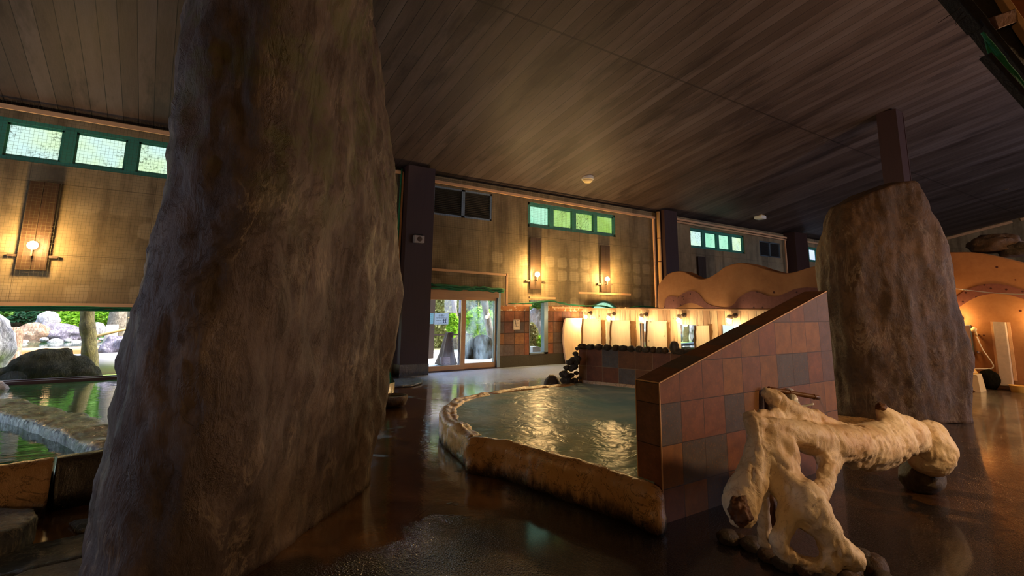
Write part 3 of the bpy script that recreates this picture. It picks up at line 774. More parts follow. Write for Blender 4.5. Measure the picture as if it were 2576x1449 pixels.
hem([(-6, yh, 1.47), (-2, yh, 1.475), (.5, yh, 1.48), (4.5, yh, 1.47)], .035, NET1)
hem([(5.42, yh, 2.10), (6.3, yh, 2.06), (7.0, yh, 2.07), (7.65, yh, 2.03)], .045, NET2)
hem([(7.8, yh, 1.68), (8.4, yh, 1.70), (9.3, yh, 1.79), (9.9, yh, 1.70), (10.6, yh, 1.66), (11.2, yh, 1.68), (12.1, yh, 1.56)], .018, NET2)
hem([(12.3, yh, 1.60), (13.0, yh, 1.68), (13.6, yh, 1.66), (13.75, yh, 1.60)], .018, NET2)
# green net edge beside the first pillar
hem([(4.55, YW-.14, .3), (4.56, YW-.14, 2.5), (4.58, YW-.14, 4.9)], .03, NET1)

def lamp_plank(pl, label, lit=True, bulb=None, power=85):
    """pl: four photo corners TL,TR,BR,BL on the wall"""
    yy = YW-.03
    q = [PY(px, py, yy) for px, py in pl]
    cx = sum(p.x for p in q)/4; z0 = min(p.z for p in q)
    o = empty('wall_lamp', (cx, yy, z0), label, 'wall lamp', 'plank wall lamps on the concrete wall')
    wd = ((q[1]-q[0]).length + (q[2]-q[3]).length)/4; zt = (q[0].z+q[1].z)/2; zb = (q[2].z+q[3].z)/2
    mb = MB(); mb.box((cx-wd, yy-.05, zb), (cx-.004, yy, zt)); mb.box((cx+.004, yy-.05, zb), (cx+wd, yy, zt)); mb.box((cx-.004, yy-.035, zb), (cx+.004, yy, zt))
    fin('plank', mb, 'plankdark', o, bevel=.006)
    if lit:
        b = PY(bulb[0], bulb[1], yy-.16)
        bk = fin('bracket', MB().tube([(b.x, yy-.05, b.z-.17), (b.x, yy-.16, b.z-.17), (b.x, yy-.16, b.z-.07)], .016, 8), 'iron', o)
        fin('globe', MB().ball(b, .075, 2), 'bulb', bk, smooth=True)
        L = bpy.data.lights.new('lamp light', 'POINT'); L.energy = power; L.color = s2l((255, 206, 134)); L.shadow_soft_size = .08
        lo = bpy.data.objects.new('lamp_light', L); COL.objects.link(lo); lo.location = b + Vector((0, -.13, 0))
    for s_ in (-1, 1):
        fin('wall_clip', MB().box((cx+s_*wd, yy-.03, zb+.22), (cx+s_*(wd+.13), yy+.02, zb+.26)), 'iron', o)
    return o
lamp_plank([(76, 455), (152, 463), (115, 681), (38, 679)], 'plank wall lamp with glowing globe left of the tall rock, under the big frosted windows', True, (82, 617), 52)
lamp_plank([(1333, 597), (1361, 599), (1358, 729), (1331, 728)], 'plank wall lamp with glowing globe, left one of the pair under the green windows', True, (1352, 690))
lamp_plank([(1509, 617), (1532, 619), (1533, 735), (1511, 734)], 'plank wall lamp with glowing globe, right one of the pair under the green windows', True, (1528, 702))
lamp_plank([(1754, 645), (1773, 647), (1775, 720), (1756, 718)], 'dark unlit plank on the wall, half hidden by the wavy ochre wall', False)

# small box on the first pillar
b = PY(1053, 602, 11.33)
o = empty('speaker_box', (b.x, 11.33, b.z-.12), 'small rusty box fixed high on the pillar left of the glass door', 'box')
fin('housing', MB().box((b.x-.13, 11.27, b.z-.09), (b.x+.13, 11.38, b.z+.09)), 'steel', o, bevel=.01)
fin('grille', MB().lathe([(.06, 0), (.06, .012), (.03, .016)], (b.x, 11.27, b.z), (0, -1, 0), 20), 'iron', o)
fin('mounting_bracket', MB().box((b.x-.1, 11.27, b.z+.09), (b.x+.08, 11.39, b.z+.12)), 'black', o)

# ceiling detectors
def ceil_pt(x, y):
    dd = ray(x, y); k = (5+.21*11.8-1.55)/(dd.z+.21*dd.y); return EYE+dd*k
for px, py, lab, round_ in ((1478, 447, 'round white detector on the ceiling above the green windows', True), (1912, 543, 'square white detector on the ceiling above the right windows', False)):
    p = ceil_pt(px, py); o = empty('ceiling_detector', (p.x, p.y, p.z-.2), lab, 'detector', 'detectors on the ceiling')
    if round_:
        fin('dome', MB().lathe([(.0, -.17), (.09, -.165), (.14, -.12), (.15, -.08)], p+Vector((0, 0, .02)), seg=24), 'cream', o, True)
        fin('base', MB().lathe([(.17, -.08), (.17, .03)], p+Vector((0, 0, .02)), seg=24), 'white', o)
    else:
        fin('body', MB().box((p.x-.17, p.y-.17, p.z-.14), (p.x+.17, p.y+.17, p.z+.0)), 'white', o, bevel=.04)
        fin('base', MB().box((p.x-.12, p.y-.12, p.z-.0), (p.x+.12, p.y+.12, p.z+.035)), 'cream', o)

# bamboo pole at the end of the net bay
a = PY(1643, 540, YW-.1)
mb = MB(); zz = 0.0
path = [(13.955, YW-.2, z) for z in (0, .8, 1.6, 2.4, 3.2, 4.0, 4.93)]
o = empty('bamboo_pole', path[0], 'tall tan bamboo pole standing beside the second pillar', 'pole')
fin('cane', MB().tube(path, .06, 14), 'bamboo', o, True)
for z in (.8, 1.6, 2.4, 3.2, 4.0): fin('node_ring', MB().lathe([(.062, -.02), (.068, 0), (.062, .02)], (13.955, YW-.2, z), seg=16), 'bamboodark', o)

# ---- door signs
def rows_of_marks(mb, o, ux, x0, z0, widths, ch, gap, y, rr):
    for r, (st, n) in enumerate(widths):
        for k in range(n):
            if rr.random() < .12: continue
            xx = x0 + st + k*ch*1.15; zc = z0 - r*gap
            # each mark: a few tiny strokes
            for q in range(3):
                hx = rr.uniform(.1, .8)*ch; hz = rr.uniform(0, .8)*ch
                if rr.random() < .5: mb.box((xx+hx*.2, y, zc-hz), (xx+ch*.9, y-.002, zc-hz-ch*.2))
                else: mb.box((xx+hx, y, zc), (xx+hx+ch*.2, y-.002, zc-ch*.95))
ys = YW-.02
def text_on(body, loc, size, mat, parent, name='lettering', rot=(PI/2, 0, 0)):
    cu = bpy.data.curves.new(name, 'FONT'); cu.body = body; cu.size = size; cu.align_x = 'CENTER'; cu.extrude = .0008
    t = bpy.data.objects.new(name, cu); COL.objects.link(t)
    dg = bpy.context.evaluated_depsgraph_get(); me = bpy.data.meshes.new_from_object(t.evaluated_get(dg)); bpy.data.objects.remove(t)
    ob = bpy.data.objects.new(name, me); COL.objects.link(ob); ob.data.materials.clear(); ob.data.materials.append(M[mat])
    ob.rotation_euler = rot
    q = parent; off = Vector((0, 0, 0))
    while q is not None: off += q.location; q = q.parent
    ob.parent = parent; ob.location = Vector(loc)-off
    return ob
yf = YW-.055
A, B = PY(1094, 787, yf), PY(1128, 816, yf)
s = fin('notice_sheet', MB().box((A.x, yf, B.z), (B.x, yf+.012, A.z)), 'paper', label='larger white notice with rows of dark text on the glass door', cat='notice', group='notices on the glass door')
text_on('お願い', ((A.x+B.x)/2, yf-.001, A.z-.085), .062, 'ink', s, 'heading')
mb = MB(); rr = random.Random(3)
rows_of_marks(mb, s, None, A.x+.03, A.z-.115, [(0, 14), (0, 11), (0, 14), (0, 7), (0, 7)], (B.x-A.x-.06)/14/1.15, .062, yf-.001, rr); fin('text_rows', mb, 'ink', s, kind='stuff')
mb = MB()
for k in range(2): # two little bowing figures printed in blue
    fx = B.x-.13+.055*k; mb.ball((fx, yf-.001, B.z+.13), .016, 1, sq=(1, .1, 1)); mb.beam((fx, yf-.001, B.z+.115), (fx-.012, yf-.001, B.z+.06), .02, .002, (0, 1, 0)); mb.beam((fx-.012, yf-.001, B.z+.065), (fx+.012, yf-.001, B.z+.03), .018, .002, (0, 1, 0))
fin('printed_figures', mb, 'inkblue', s)
A2, B2 = PY(1073, 788, yf), PY(1090, 815, yf)
s = fin('notice_sheet', MB().box((A2.x, yf, B2.z), (B2.x, yf+.012, A2.z)), 'paperblue', label='smaller pale blue notice on the glass door beside the pillar', cat='notice', group='notices on the glass door')
mb = MB(); rows_of_marks(mb, s, None, A2.x+.03, A2.z-.03, [(.05, 5), (0, 9), (0, 9), (0, 9), (0, 9), (0, 8), (0, 9), (.12, 4)], (B2.x-A2.x-.06)/9/1.15, .05, yf-.001, rr); fin('text_rows', mb, 'inkblue', s, kind='stuff')

# plate with brush strokes on the tile
yf2 = YW-.02
A, B = PY(1292, 804.2, yf2), PY(1307.6, 829, yf2)
s = fin('wall_plate', MB().box((A.x, yf2, B.z), (B.x, YW+.0, A.z)), 'ivory', label='ivory plate with bold black strokes on the tiles left of the narrow window', cat='sign')
W, H = B.x-A.x, A.z-B.z
def pp(u, v): return Vector((A.x+(u-530)/375*W, yf2-.002, A.z-(v-340)/600*H))
mb = MB()
for (u0, v0), (u1, v1), w_ in (((570, 398), (672, 398), 26), ((660, 395), (612, 755), 26), ((600, 765), (700, 765), 20), ((738, 395), (692, 765), 22), ((730, 402), (825, 402), 30), ((640, 540), (668, 548), 34)):
    mb.beam(pp(u0, v0), pp(u1, v1), .004, w_/600*H, (0, 0, 1) if abs(u1-u0) > abs(v1-v0) else (1, 0, 0))
for u, v in ((785, 545), (785, 755)): mb.lathe([(24/600*H, -.002), (24/600*H, .002)], pp(u, v), (0, 1, 0), 16)
fin('brush_marks', mb, 'ink', s)
for u, v in ((565, 880), (855, 880)): fin('screw', MB().lathe([(.006, -.002), (.006, .002)], pp(u, v), (0, 1, 0), 12), 'steel', s)

# ================================================================== ROCKS
def big_rock(name, base, iL, iR, left, right, ztop, label, mat, seed, nz=110, amp=.05, top_round=.25, cap_drop=None, fk=1.0, tilt=0.0):
    """base: footprint polygon (closed) on the floor; left/right: photo outlines, turned into 3-D edges at the depth of base[iL]/base[iR]"""
    fw = Vector((Fv.x, Fv.y, 0)).normalized()
    def edge(px, b):
        d0 = Vector((b[0], b[1], 0)).dot(fw); out = []
        for x, y in px:
            r = ray(x, y); k = d0/r.dot(fw); p = EYE+r*k; out.append((p.z, p))
        out.sort(key=lambda t: t[0]); return out
    eL, eR = edge(left, base[iL]), edge(right, base[iR])
    # smooth closed footprint
    n = len(base); seg = 150; ring = []
    P = [complex(*b) for b in base]
    per = []
    for i in range(n):
        p0, p1, p2, p3 = P[(i-1) % n], P[i], P[(i+1) % n], P[(i+2) % n]
        for k in range(24):
            t = k/24
            per.append(.5*((2*p1)+(-p0+p2)*t+(2*p0-5*p1+4*p2-p3)*t*t+(-p0+3*p1-3*p2+p3)*t**3))
    cum = [0]
    for a, b in zip(per, per[1:]+per[:1]): cum.append(cum[-1]+abs(b-a))
    for k in range(seg):
        s_ = cum[-1]*k/seg; j = max(i for i in range(len(per)) if cum[i] <= s_+1e-9); t = (s_-cum[j])/(cum[j+1]-cum[j])
        ring.append(per[j]+(per[(j+1) % len(per)]-per[j])*t)
    cL, cR = P[iL], P[iR]
    mb = MB(); rows = []
    zs = [ztop*i/nz for i in range(nz+1)]
    for z in zs:
        L = interp([(a, complex(p.x, p.y)) for a, p in eL], z); Rr = interp([(a, complex(p.x, p.y)) for a, p in eR], z)
        k = (Rr-L)/(cR-cL); sh = 1.0
        if cap_drop and z > ztop-cap_drop:
            t = (z-(ztop-cap_drop))/cap_drop; sh = math.sqrt(max(.02, 1-t*t*.9))
        cen = (L+Rr)/2
        row = []
        for c in ring:
            q = L+(c-cL)*k; q = cen+(q-cen)*(sh)
            u_ = (q.real-cen.real)*_r.x+(q.imag-cen.imag)*_r.y; tk = (z/ztop)**5
            row.append(mb.bm.verts.new((q.real, q.imag, z+tilt*tk*(u_+.30-.9*u_*u_))))
        rows.append(row)
    for a, b in zip(rows[:-1], rows[1:]):
        for i in range(seg): mb.bm.faces.new((a[i], a[(i+1) % seg], b[(i+1) % seg], b[i]))
    mb.bm.faces.new(rows[0][::-1]); mb.bm.faces.new(rows[-1])
    mb.bm.normal_update()
    bmesh.ops.recalc_face_normals(mb.bm, faces=mb.bm.faces[:])
    mb.bm.normal_update()
    nr = [(v, v.normal.copy()) for v in mb.bm.verts]
    sv = Vector((seed, seed*2.1, seed*.7))
    for v, nn in nr:
        p = v.co
        q = Vector((p.x*1.1, p.y*1.1, p.z*.42))
        a = mnoise.fractal(q*1.5+sv, 1.0, 2.0, 4)
        r1 = 1-abs(mnoise.fractal(Vector((p.x*1.6, p.y*1.6, p.z*.55))+sv*2, .9, 2.1, 4))*1.7
        fine = mnoise.fractal(Vector((p.x*6, p.y*6, p.z*3))+sv, .8, 2.2, 4)
        f2 = mnoise.fractal(Vector((p.x*14, p.y*14, p.z*8))+sv, .8, 2.2, 3)
        hn = Vector((nn.x, nn.y, nn.z*.4))
        v.co += hn*(amp*a + amp*.75*(r1-.4) + amp*.42*fk*fine + amp*.22*fk*f2)
        if v.co.z < 0 or p.z < 1e-5: v.co.z = -.01
    return fin(name, mb, mat, smooth=True, label=label, cat='rock')
big_rock('standing_rock', [(1.78, 4.91), (1.28, 4.30), (.62, 3.62), (.22, 3.40), (-.16, 3.72), (-.20, 4.35), (.15, 5.0), (.85, 5.45), (1.5, 5.35)], 4, 0,
    [(228, 1449), (250, 1400), (272, 1300), (290, 1210), (310, 1130), (322, 1050), (345, 990), (350, 962), (345, 930), (352, 860), (366, 800), (378, 765), (395, 680), (413, 590), (432, 520), (445, 475), (462, 430), (470, 400), (464, 385), (473, 350), (478, 250), (490, 180), (505, 120), (520, 60), (540, 0), (556, -60), (585, -140), (620, -230)],
    [(640, 1449), (800, 1300), (935, 1200), (945, 1110), (955, 1060), (968, 980), (985, 880), (1000, 770), (1004, 690), (998, 600), (990, 500), (985, 420), (975, 330), (966, 240), (960, 170), (945, 110), (925, 60), (905, 20), (880, -10), (850, -60), (820, -140), (790, -230)],
    5.35, 'huge grey brown standing rock filling the left foreground from floor to past the ceiling line', 'rock_tall', 3.0, amp=.055, cap_drop=.5)
big_rock('standing_rock', [(9.95, 2.72), (9.2, 2.95), (8.5, 3.45), (8.22, 3.85), (8.35, 4.30), (8.95, 4.50), (9.75, 4.15), (10.1, 3.35)], 4, 0,
    [(2112, 1065), (2105, 960), (2090, 860), (2072, 790), (2062, 700), (2060, 620), (2072, 570), (2082, 520), (2092, 501), (2125, 489), (2170, 483), (2195, 474)],
    [(2452, 1065), (2447, 1000), (2443, 900), (2425, 830), (2402, 740), (2398, 660), (2380, 600), (2345, 545), (2320, 500), (2300, 468)],
    3.48, 'rust brown standing rock behind the driftwood fountain, a dark column above it', 'rock_squat', 9.0, nz=80, amp=.06, cap_drop=.06, fk=.45, tilt=.32)

# ================================================================== SLOPING TILED WALL
YT = 2.74; XT = 3.235
tf = [PY(1660, 962, YT), PY(2065, 740, YT)]
xe = PY(2100, 960, YT).x; zt0 = PY(1660, 963, YT).z
sl = (tf[1].z-tf[0].z)/(tf[1].x-tf[0].x)
ze = zt0 + sl*(xe-XT)
th = .235
o = empty('tiled_wall', ((XT+xe)/2, YT+th/2, 0), 'sloping tiled partition of rust, ochre and slate tiles behind the driftwood fountain', 'partition')
TP = [(128, 82, 58), (134, 92, 56), (88, 80, 76), (128, 86, 66), (106, 80, 72), (128, 80, 56), (86, 77, 73), (142, 96, 56)]
M['tile_slope'] = tile_mat('warm glazed tile', (1.0, 0.0), -3.481, .073, .288, .305, 2.0, TP, (58, 40, 30), .6)
M['tile_end'] = tile_mat('warm glazed end tile', (0.0, 1.0), -YT, .073, .40, .305, 15.0, [(122, 84, 66), (134, 92, 58), (130, 82, 58)], (58, 40, 30), .6)
M['tile_cap'] = tile_mat('brown capping tile', (1.0, 0.0), -XT, .6, .30, 4.0, 7.0, [(118, 78, 56), (104, 80, 70), (126, 82, 52), (96, 82, 74)], rough=.7)
mb = MB(); mb.prism([(XT, YT, 0), (xe, YT, 0), (xe, YT, ze-.012), (XT, YT, zt0-.012)], (0, th, 0)); fin('body', mb, 'tile_slope', o)
fin('end_tiles', MB().box((XT-.004, YT, 0), (XT, YT+th, zt0-.012)), 'tile_end', o)
mb = MB(); mb.prism([(XT-.004, YT-.004, zt0-.012), (xe, YT-.004, ze-.012), (xe, YT-.004, ze), (XT-.004, YT-.004, zt0)], (0, th+.008, 0)); fin('capping', mb, 'tile_cap', o, bevel=.003)
mb = MB(); mb.beam((XT-.003, YT-.003, 0), (XT-.003, YT-.003, zt0), .008, .008); mb.beam((XT-.003, YT-.003, zt0), (xe, YT-.003, ze), .008, .008); mb.beam((XT-.003, YT+th, 0), (XT-.003, YT+th, zt0), .008, .008); mb.beam((XT-.003, YT, zt0), (XT-.003, YT+th, zt0), .008, .008)
fin('edge_trim', mb, 'batten', o)
lamp_xy = PY(1952, 790, YT+th/2)
k = XT+.0
xk = PZ(1952, 790, zt0+sl*1.75).x
mb = MB(); mb.lathe([(.035, 0), (.035, .012), (.02, .014)], (xk, YT+th*.45, zt0+sl*(xk-XT)-.002), (-sl, 0, 1), 20); fin('ring_fitting', mb, 'iron', o)

# ================================================================== BATH
ZW = .27
crest = [(1640, 1210, .335), (1611, 1199, .335), (1565, 1184, .335), (1500, 1164, .335), (1433, 1146, .335), (1370, 1129, .335), (1319, 1116, .335), (1270, 1104, .34), (1225, 1096, .345), (1192, 1093, .345)]
crest2 = [(1186, 1088, .31), (1175, 1078, .315), (1160, 1068, .32), (1145, 1058, .325), (1130, 1045, .325), (1122, 1030, .325), (1128, 1014, .325), (1150, 999, .325), (1186, 990, .32), (1222, 984, .315)]
crest3 = [(1222, 984, .30), (1240, 981, .31), (1281, 975.5, .315), (1338, 970, .315), (1380, 966, .31), (1440, 962, .31)]
def crestpts(c): return [PZ(x, y, z) for x, y, z in c]
c1, c2, c3 = crestpts(crest), crestpts(crest2), crestpts(crest3)
inner_hint = PZ(1400, 1050, ZW)
bath = empty('stone_bath', (PZ(1350, 1080, 0).x, PZ(1350, 1080, 0).y, 0), 'round stone bath of milky green water with a crusted rim, mid hall', 'bath')
def rim_blob(name, pts, rr_, seed, drop=.0):
    mb = MB(); pts = [Vector(p) for p in pts]
    chains = []
    for (a, b) in zip(pts[:-1], pts[1:]):
        L = (b-a).length; n = max(1, int(L/.045))
        for i in range(n+1):
            p = a.lerp(b, i/n); r = rr_
            inw = Vector((inner_hint.x-p.x, inner_hint.y-p.y, 0)).normalized()
            z = p.z-r
            while z > r*.3:
                mb.ball((p.x-inw.x*0, p.y, z), r*(1+.08*(p.z-r-z)), 1); z -= r*.7
            mb.ball((p.x, p.y, r*.6), r*1.05, 1)
            mb.ball((p.x+inw.x*.09, p.y+inw.y*.09, p.z-r-.015), r*.95, 1)
            mb.ball((p.x+inw.x*.09, p.y+inw.y*.09, p.z-r-.13), r*.95, 1)
    o = fin(name, mb, 'limerim', smooth=True); remesh(o, .026, 4, (.022, 3.2))
    o.parent = bath; o.location = o.location-bath.location
    return o
rim_blob('rim', c1, .105, 1); rim_blob('rim', c2, .10, 2); rim_blob('rim', c3, .085, 3)
# back tiled wall of the bath
wa = PZ(1457, 965, ZW-.02); da = depth(wa)
wb = PD(1800, 1000, da*.86); 
A = Vector((wa.x, wa.y, 0)); B = Vector((wb.x, wb.y, 0)); dirw = (B-A).normalized(); nrmw = Vector((-dirw.y, dirw.x, 0)); 
if nrmw.dot(Vector((Fv.x, Fv.y, 0))) < 0: nrmw = -nrmw
zw_top = 1.55-(874-777)*da/FP*.985 + .0
M['tile_bath'] = tile_mat('dim warm tile', (dirw.x, dirw.y), -A.dot(dirw)+.15, -.27, .30, .30, 9.0, [(138, 80, 50), (104, 94, 86), (142, 94, 52), (126, 80, 58), (110, 96, 86), (122, 78, 44)], rough=.7, grout=(150, 118, 84))
screen_o = empty('tiled_screen', (A+B)/2, 'low tiled screen wall at the back of the bath, topped with dark river stones', 'partition')
mb = MB(); mb.prism([A, B, B+nrmw*.22, A+nrmw*.22], (0, 0, zw_top)); fin('body', mb, 'tile_bath', screen_o)
mb = MB(); mb.prism([A-nrmw*.03+Vector((0, 0, .18)), B-nrmw*.03+Vector((0, 0, .18)), B+Vector((0, 0, .18)), A+Vector((0, 0, .18))], (0, 0, .14)); fin('waterline_ledge', mb, 'limerim', screen_o)
# water: polygon inside the rim
mb = MB()
poly = [(p.x, p.y) for p in c1]+[(p.x, p.y) for p in c2]+[(p.x, p.y) for p in c3]
cxw = sum(p[0] for p in poly)/len(poly); cyw = sum(p[1] for p in poly)/len(poly)
poly = poly + [(A.x, A.y), (B.x, B.y), (xe-.06, YT+th+.30), (xe-.06, YT+th+.02), (XT+.25, YT+th+.02)]
mb.prism([(x, y, .03) for x, y in poly], (0, 0, ZW-.03)); fin('water', mb, 'milkwater', bath)

lp = [PZ(x, y, .12) for x, y in ((2060, 1042), (2150, 1046), (2205, 1056), (2232, 1072), (2185, 1074), (2060, 1068))]
mb = MB(); mb.prism([Vector((p.x, p.y, 0)) for p in lp], (0, 0, .12)); bmesh.ops.triangulate(mb.bm, faces=mb.bm.faces[:])
o = fin('rim_corner', mb, 'limerim', smooth=True); remesh(o, .03, 4, (.015, 3.0)); o.parent = bath; o.location = o.location-bath.location
# river stones on the screen wall and down its left end
def stone(p, rx, ry, rz, seed, label, group, mat=None, rot=0.0):
    mb = MB(); mb.ball(p, 1.0, 3, (rx, ry, rz), rot, .16, 1.1, seed)
    return fin('river_stone', mb, mat or ('cobble' if int(seed*10) % 3 else 'cobblewarm'), smooth=True, label=label, cat='stone', group=group)
tops = [(1460, 871, 11), (1480, 869, 11), (1501, 871, 11), (1522, 870, 10), (1544, 872, 9), (1563, 874, 11), (1583, 876, 9), (1604, 874, 9), (1622, 877, 11), (1640, 876, 8), (1655, 878, 9), (1668, 877, 8), (1692, 868, 13), (1707, 879, 12), (1730, 883, 11), (1751, 885, 10), (1770, 887, 10)]
rot_w = math.atan2(dirw.y, dirw.x)
for i, (x, y, r) in enumerate(tops):
    t = max(.02, (x-1457)/(1800-1457)); k = da+(da*.86-da)*t
    p = PD(x, y, k); pz = zw_top + (.03 if r < 12.5 else .085)
    q = A.lerp(B, min(1, t*.98)) + nrmw*.10
    rad = r*k/FP
    nm = 'tallest dark round stone standing up on the tiled screen wall' if i == 12 else 'dark river stone bedded in a row along the top of the tiled screen wall'
    stone(Vector((p.x, p.y, 0))+nrmw*.09+Vector((0, 0, pz)), rad*(1.15 if i != 12 else 1.0), .10, (.055 if i != 12 else .105), i*1.37+.3, nm, None if i == 12 else 'stones along the top of the screen wall', rot=rot_w)
pile = [(1452, 877, 5), (1448, 890, 7), (1452, 902, 9), (1441, 905, 8), (1450, 912, 8), (1433, 911, 9), (1445, 922, 9), (1426, 925, 8), (1437, 927, 9), (1420, 942, 12), (1436, 944, 8), (1450, 938, 6), (1424, 957, 13), (1445, 958, 9), (1457, 951, 5), (1459, 962, 5)]
for i, (x, y, r) in enumerate(pile):
    k = da-.02-.006*r; p = PD(x, y, k); rad = r*k/FP
    stone(p, rad*1.15, rad*1.1, rad*.85, i*2.11+.7, 'dark river stone cemented in the stepped pile at the left end of the tiled screen', 'stones of the stepped pile', rot=rot_w)
p = PD(1388, 953, da-.05); stone(Vector((p.x, p.y, .20)), .15, .13, .20, 5.5, 'large loaf shaped grey stone on the bath rim left of the stone pile', None, 'cobblewarm', rot=rot_w)

# ================================================================== LEFT POOL
ZL = .24
rimL = [PZ(-330, 1225, .36), PZ(-40, 1185, .36), PZ(134, 1162, .36)]
poolo = empty('indoor_pool', (-1.2, 8.0, 0), 'clear green indoor pool along the left windows, edged with dark crusted stone', 'pool')
pA = PZ(-330, 1222, .36); pB = PZ(134, 1160, .36); pC = PZ(318, 1132, .36); pD_ = PZ(520, 1100, .36)
def rimseg(name, p, q, wdt, mat, seed, base_out=.0):
    d = (q-p).normalized(); nn = Vector((-d.y, d.x, 0)); 
    if nn.y < 0: nn = -nn
    mb = MB(); n = 40; rows = []
    prof = [(-.10-base_out, -.02), (-.06-base_out*.5, .12), (-.01, .26), (0.0, .325), (.03, .36), (wdt*.6, .362), (wdt, .345), (wdt+.02, .1), (wdt+.02, -.02)]
    for i in range(n+1):
        c = p.lerp(q, i/n); c = Vector((c.x, c.y, 0)); row = []
        for j, (a, z) in enumerate(prof):
            w = mnoise.fractal(Vector((c.x*2.4+seed, c.y*2.4+a*3, z*4)), .9, 2.0, 4)*.03
            row.append(mb.bm.verts.new(c + nn*(a+w) + Vector((0, 0, z+w*.5))))
        rows.append(row)
    for a, b in zip(rows[:-1], rows[1:]):
        for j in range(len(prof)): mb.bm.faces.new((a[j], b[j], b[(j+1) % len(prof)], a[(j+1) % len(prof)]))
    mb.bm.faces.new(rows[0]); mb.bm.faces.new(rows[-1][::-1]); bmesh.ops.recalc_face_normals(mb.bm, faces=mb.bm.faces[:])
    return fin(name, mb, mat, poolo, True)
rimseg('rim', pA, pB, .12, 'limerim', 1.0, .06); rimseg('rim', pB+Vector((0.02, .06, 0)), pD_+Vector((0, .06, 0)), .16, 'darkrim', 5.0)
mb = MB(); e0 = pA+Vector((0, .1, 0)); e1 = pD_+Vector((0, .2, 0))
mb.prism([(e0.x-2.0, e0.y, .04), (e0.x, e0.y, .04), (e1.x, e1.y, .04), (3.6, 9.0, .04), (4.45, YW-.16, .04), (-6.9, YW-.16, .04), (-6.9, e0.y, .04)], (0, 0, ZL-.04)); fin('water', mb, 'clearwater', poolo)
# stone slab crossing the pool
sp = [PZ(-200, 972, .35), PZ(0, 1002, .35), PZ(60, 1006, .35), PZ(180, 1031, .35), PZ(300, 1064, .35), PZ(345, 1078, .35), PZ(352, 1120, .35), PZ(300, 1126, .35), PZ(240, 1128, .35), PZ(150, 1083, .35), PZ(60, 1052, .35), PZ(0, 1036, .35), PZ(-200, 1000, .35)]
mb = MB(); mb.prism([p-Vector((0, 0, .19)) for p in sp], (0, 0, .19))
bmesh.ops.triangulate(mb.bm, faces=mb.bm.faces[:])
o = fin('stone_slab', mb, 'slab', label='long wet slate slab lying across the green pool, left of the tall rock', cat='stone slab'); remesh(o, .028, 5, (.03, 2.6))
# front stepping block and flagstones in the bottom left corner
st = [PZ(-260, 1320, .17), PZ(-40, 1268, .17), (PZ(88, 1275, .17)), PZ(100, 1295, .17), PZ(60, 1322, .17), PZ(-60, 1352, .17), PZ(-260, 1420, .17)]
mb = MB(); mb.prism([Vector((p.x, p.y, 0)) for p in st], (0, 0, .17)); bmesh.ops.triangulate(mb.bm, faces=mb.bm.faces[:])
o = fin('stepping_stone', mb, 'slab', label='squared step stone on the floor against the crusted pool edge, far left', cat='stone'); remesh(o, .02, 4, (.012, 4))
fl = [[(-120, 1408), (20, 1388), (120, 1372), (215, 1348), (258, 1345), (250, 1400), (150, 1424), (60, 1449), (-120, 1480)], [(60, 1452), (150, 1427), (250, 1404), (300, 1420), (250, 1500), (40, 1520), (-80, 1500)], [(170, 1322), (262, 1305), (268, 1335), (190, 1345)]]
for i, f in enumerate(fl):
    mb = MB(); mb.prism([PZ(x, y, .0) for x, y in f], (0, 0, .03)); bmesh.ops.triangulate(mb.bm, faces=mb.bm.faces[:])
    o = fin('flagstone', mb, 'slab', label=['large wet flagstone on the floor in the bottom left corner', 'flagstone cut by the bottom edge of the photo beside the tall rock', 'small flagstone between the tall rock and the pool edge'][i], cat='flagstone'); remesh(o, .016, 2, (.012, 3.5))
# pebble at the sill, left edge
p = PY(6, 975, YW-.5); mb = MB(); mb.ball((p.x-.1, YW-.6, .2), .2, 3, (1, .8, .9), 0, .1, 1.5, 2.2); fin('river_stone', mb, 'palerock', smooth=True, label='grey rounded stone at the left end of the window sill', cat='stone')

# small stones by the tall rock, near the first pillar
bo = PZ(990, 1022, 0)
o = empty('stone_basin', bo, 'small brown stone basin on the wet floor just right of the tall rock', 'basin')
mb = MB(); mb.lathe([(.10, 0), (.19, .03), (.22, .12), (.215, .17), (.19, .175), (.16, .12), (.0, .10)], bo, seg=28); oo = fin('bowl', mb, 'cobblewarm', o, True)
mb = MB(); mb.lathe([(.175, .13), (.175, .145), (0, .146)], bo, seg=24); fin('water', mb, 'clearwater', o)
p = PZ(962, 1030, 0)
for i, (dx, dy, dz, r) in enumerate(((0, .05, .10, .14), (.05, .25, .28, .13), (.1, .35, .46, .12))):
    stone(Vector((p.x+dx-.02, p.y+dy+.1, dz)), r, r*.9, r*.85, 3.3+i, ['lowest brown stone of the little stack behind the tall rock', 'middle brown stone of the little stack behind the tall rock', 'top pale brown stone of the little stack behind the tall rock'][i], None, 'cobblewarm')
fs = [PZ(965, 957, .0), PZ(1060, 955, 0), PZ(1062, 966, 0), PZ(1040, 973, 0), PZ(968, 978, 0)]
mb = MB(); mb.prism(fs, (0, 0, .04)); bmesh.ops.triangulate(mb.bm, faces=mb.bm.faces[:]); o = fin('flagstone', mb, 'slab', label='flat wet flagstone in front of the first pillar', cat='flagstone'); remesh(o, .02, 2, (.012, 4))

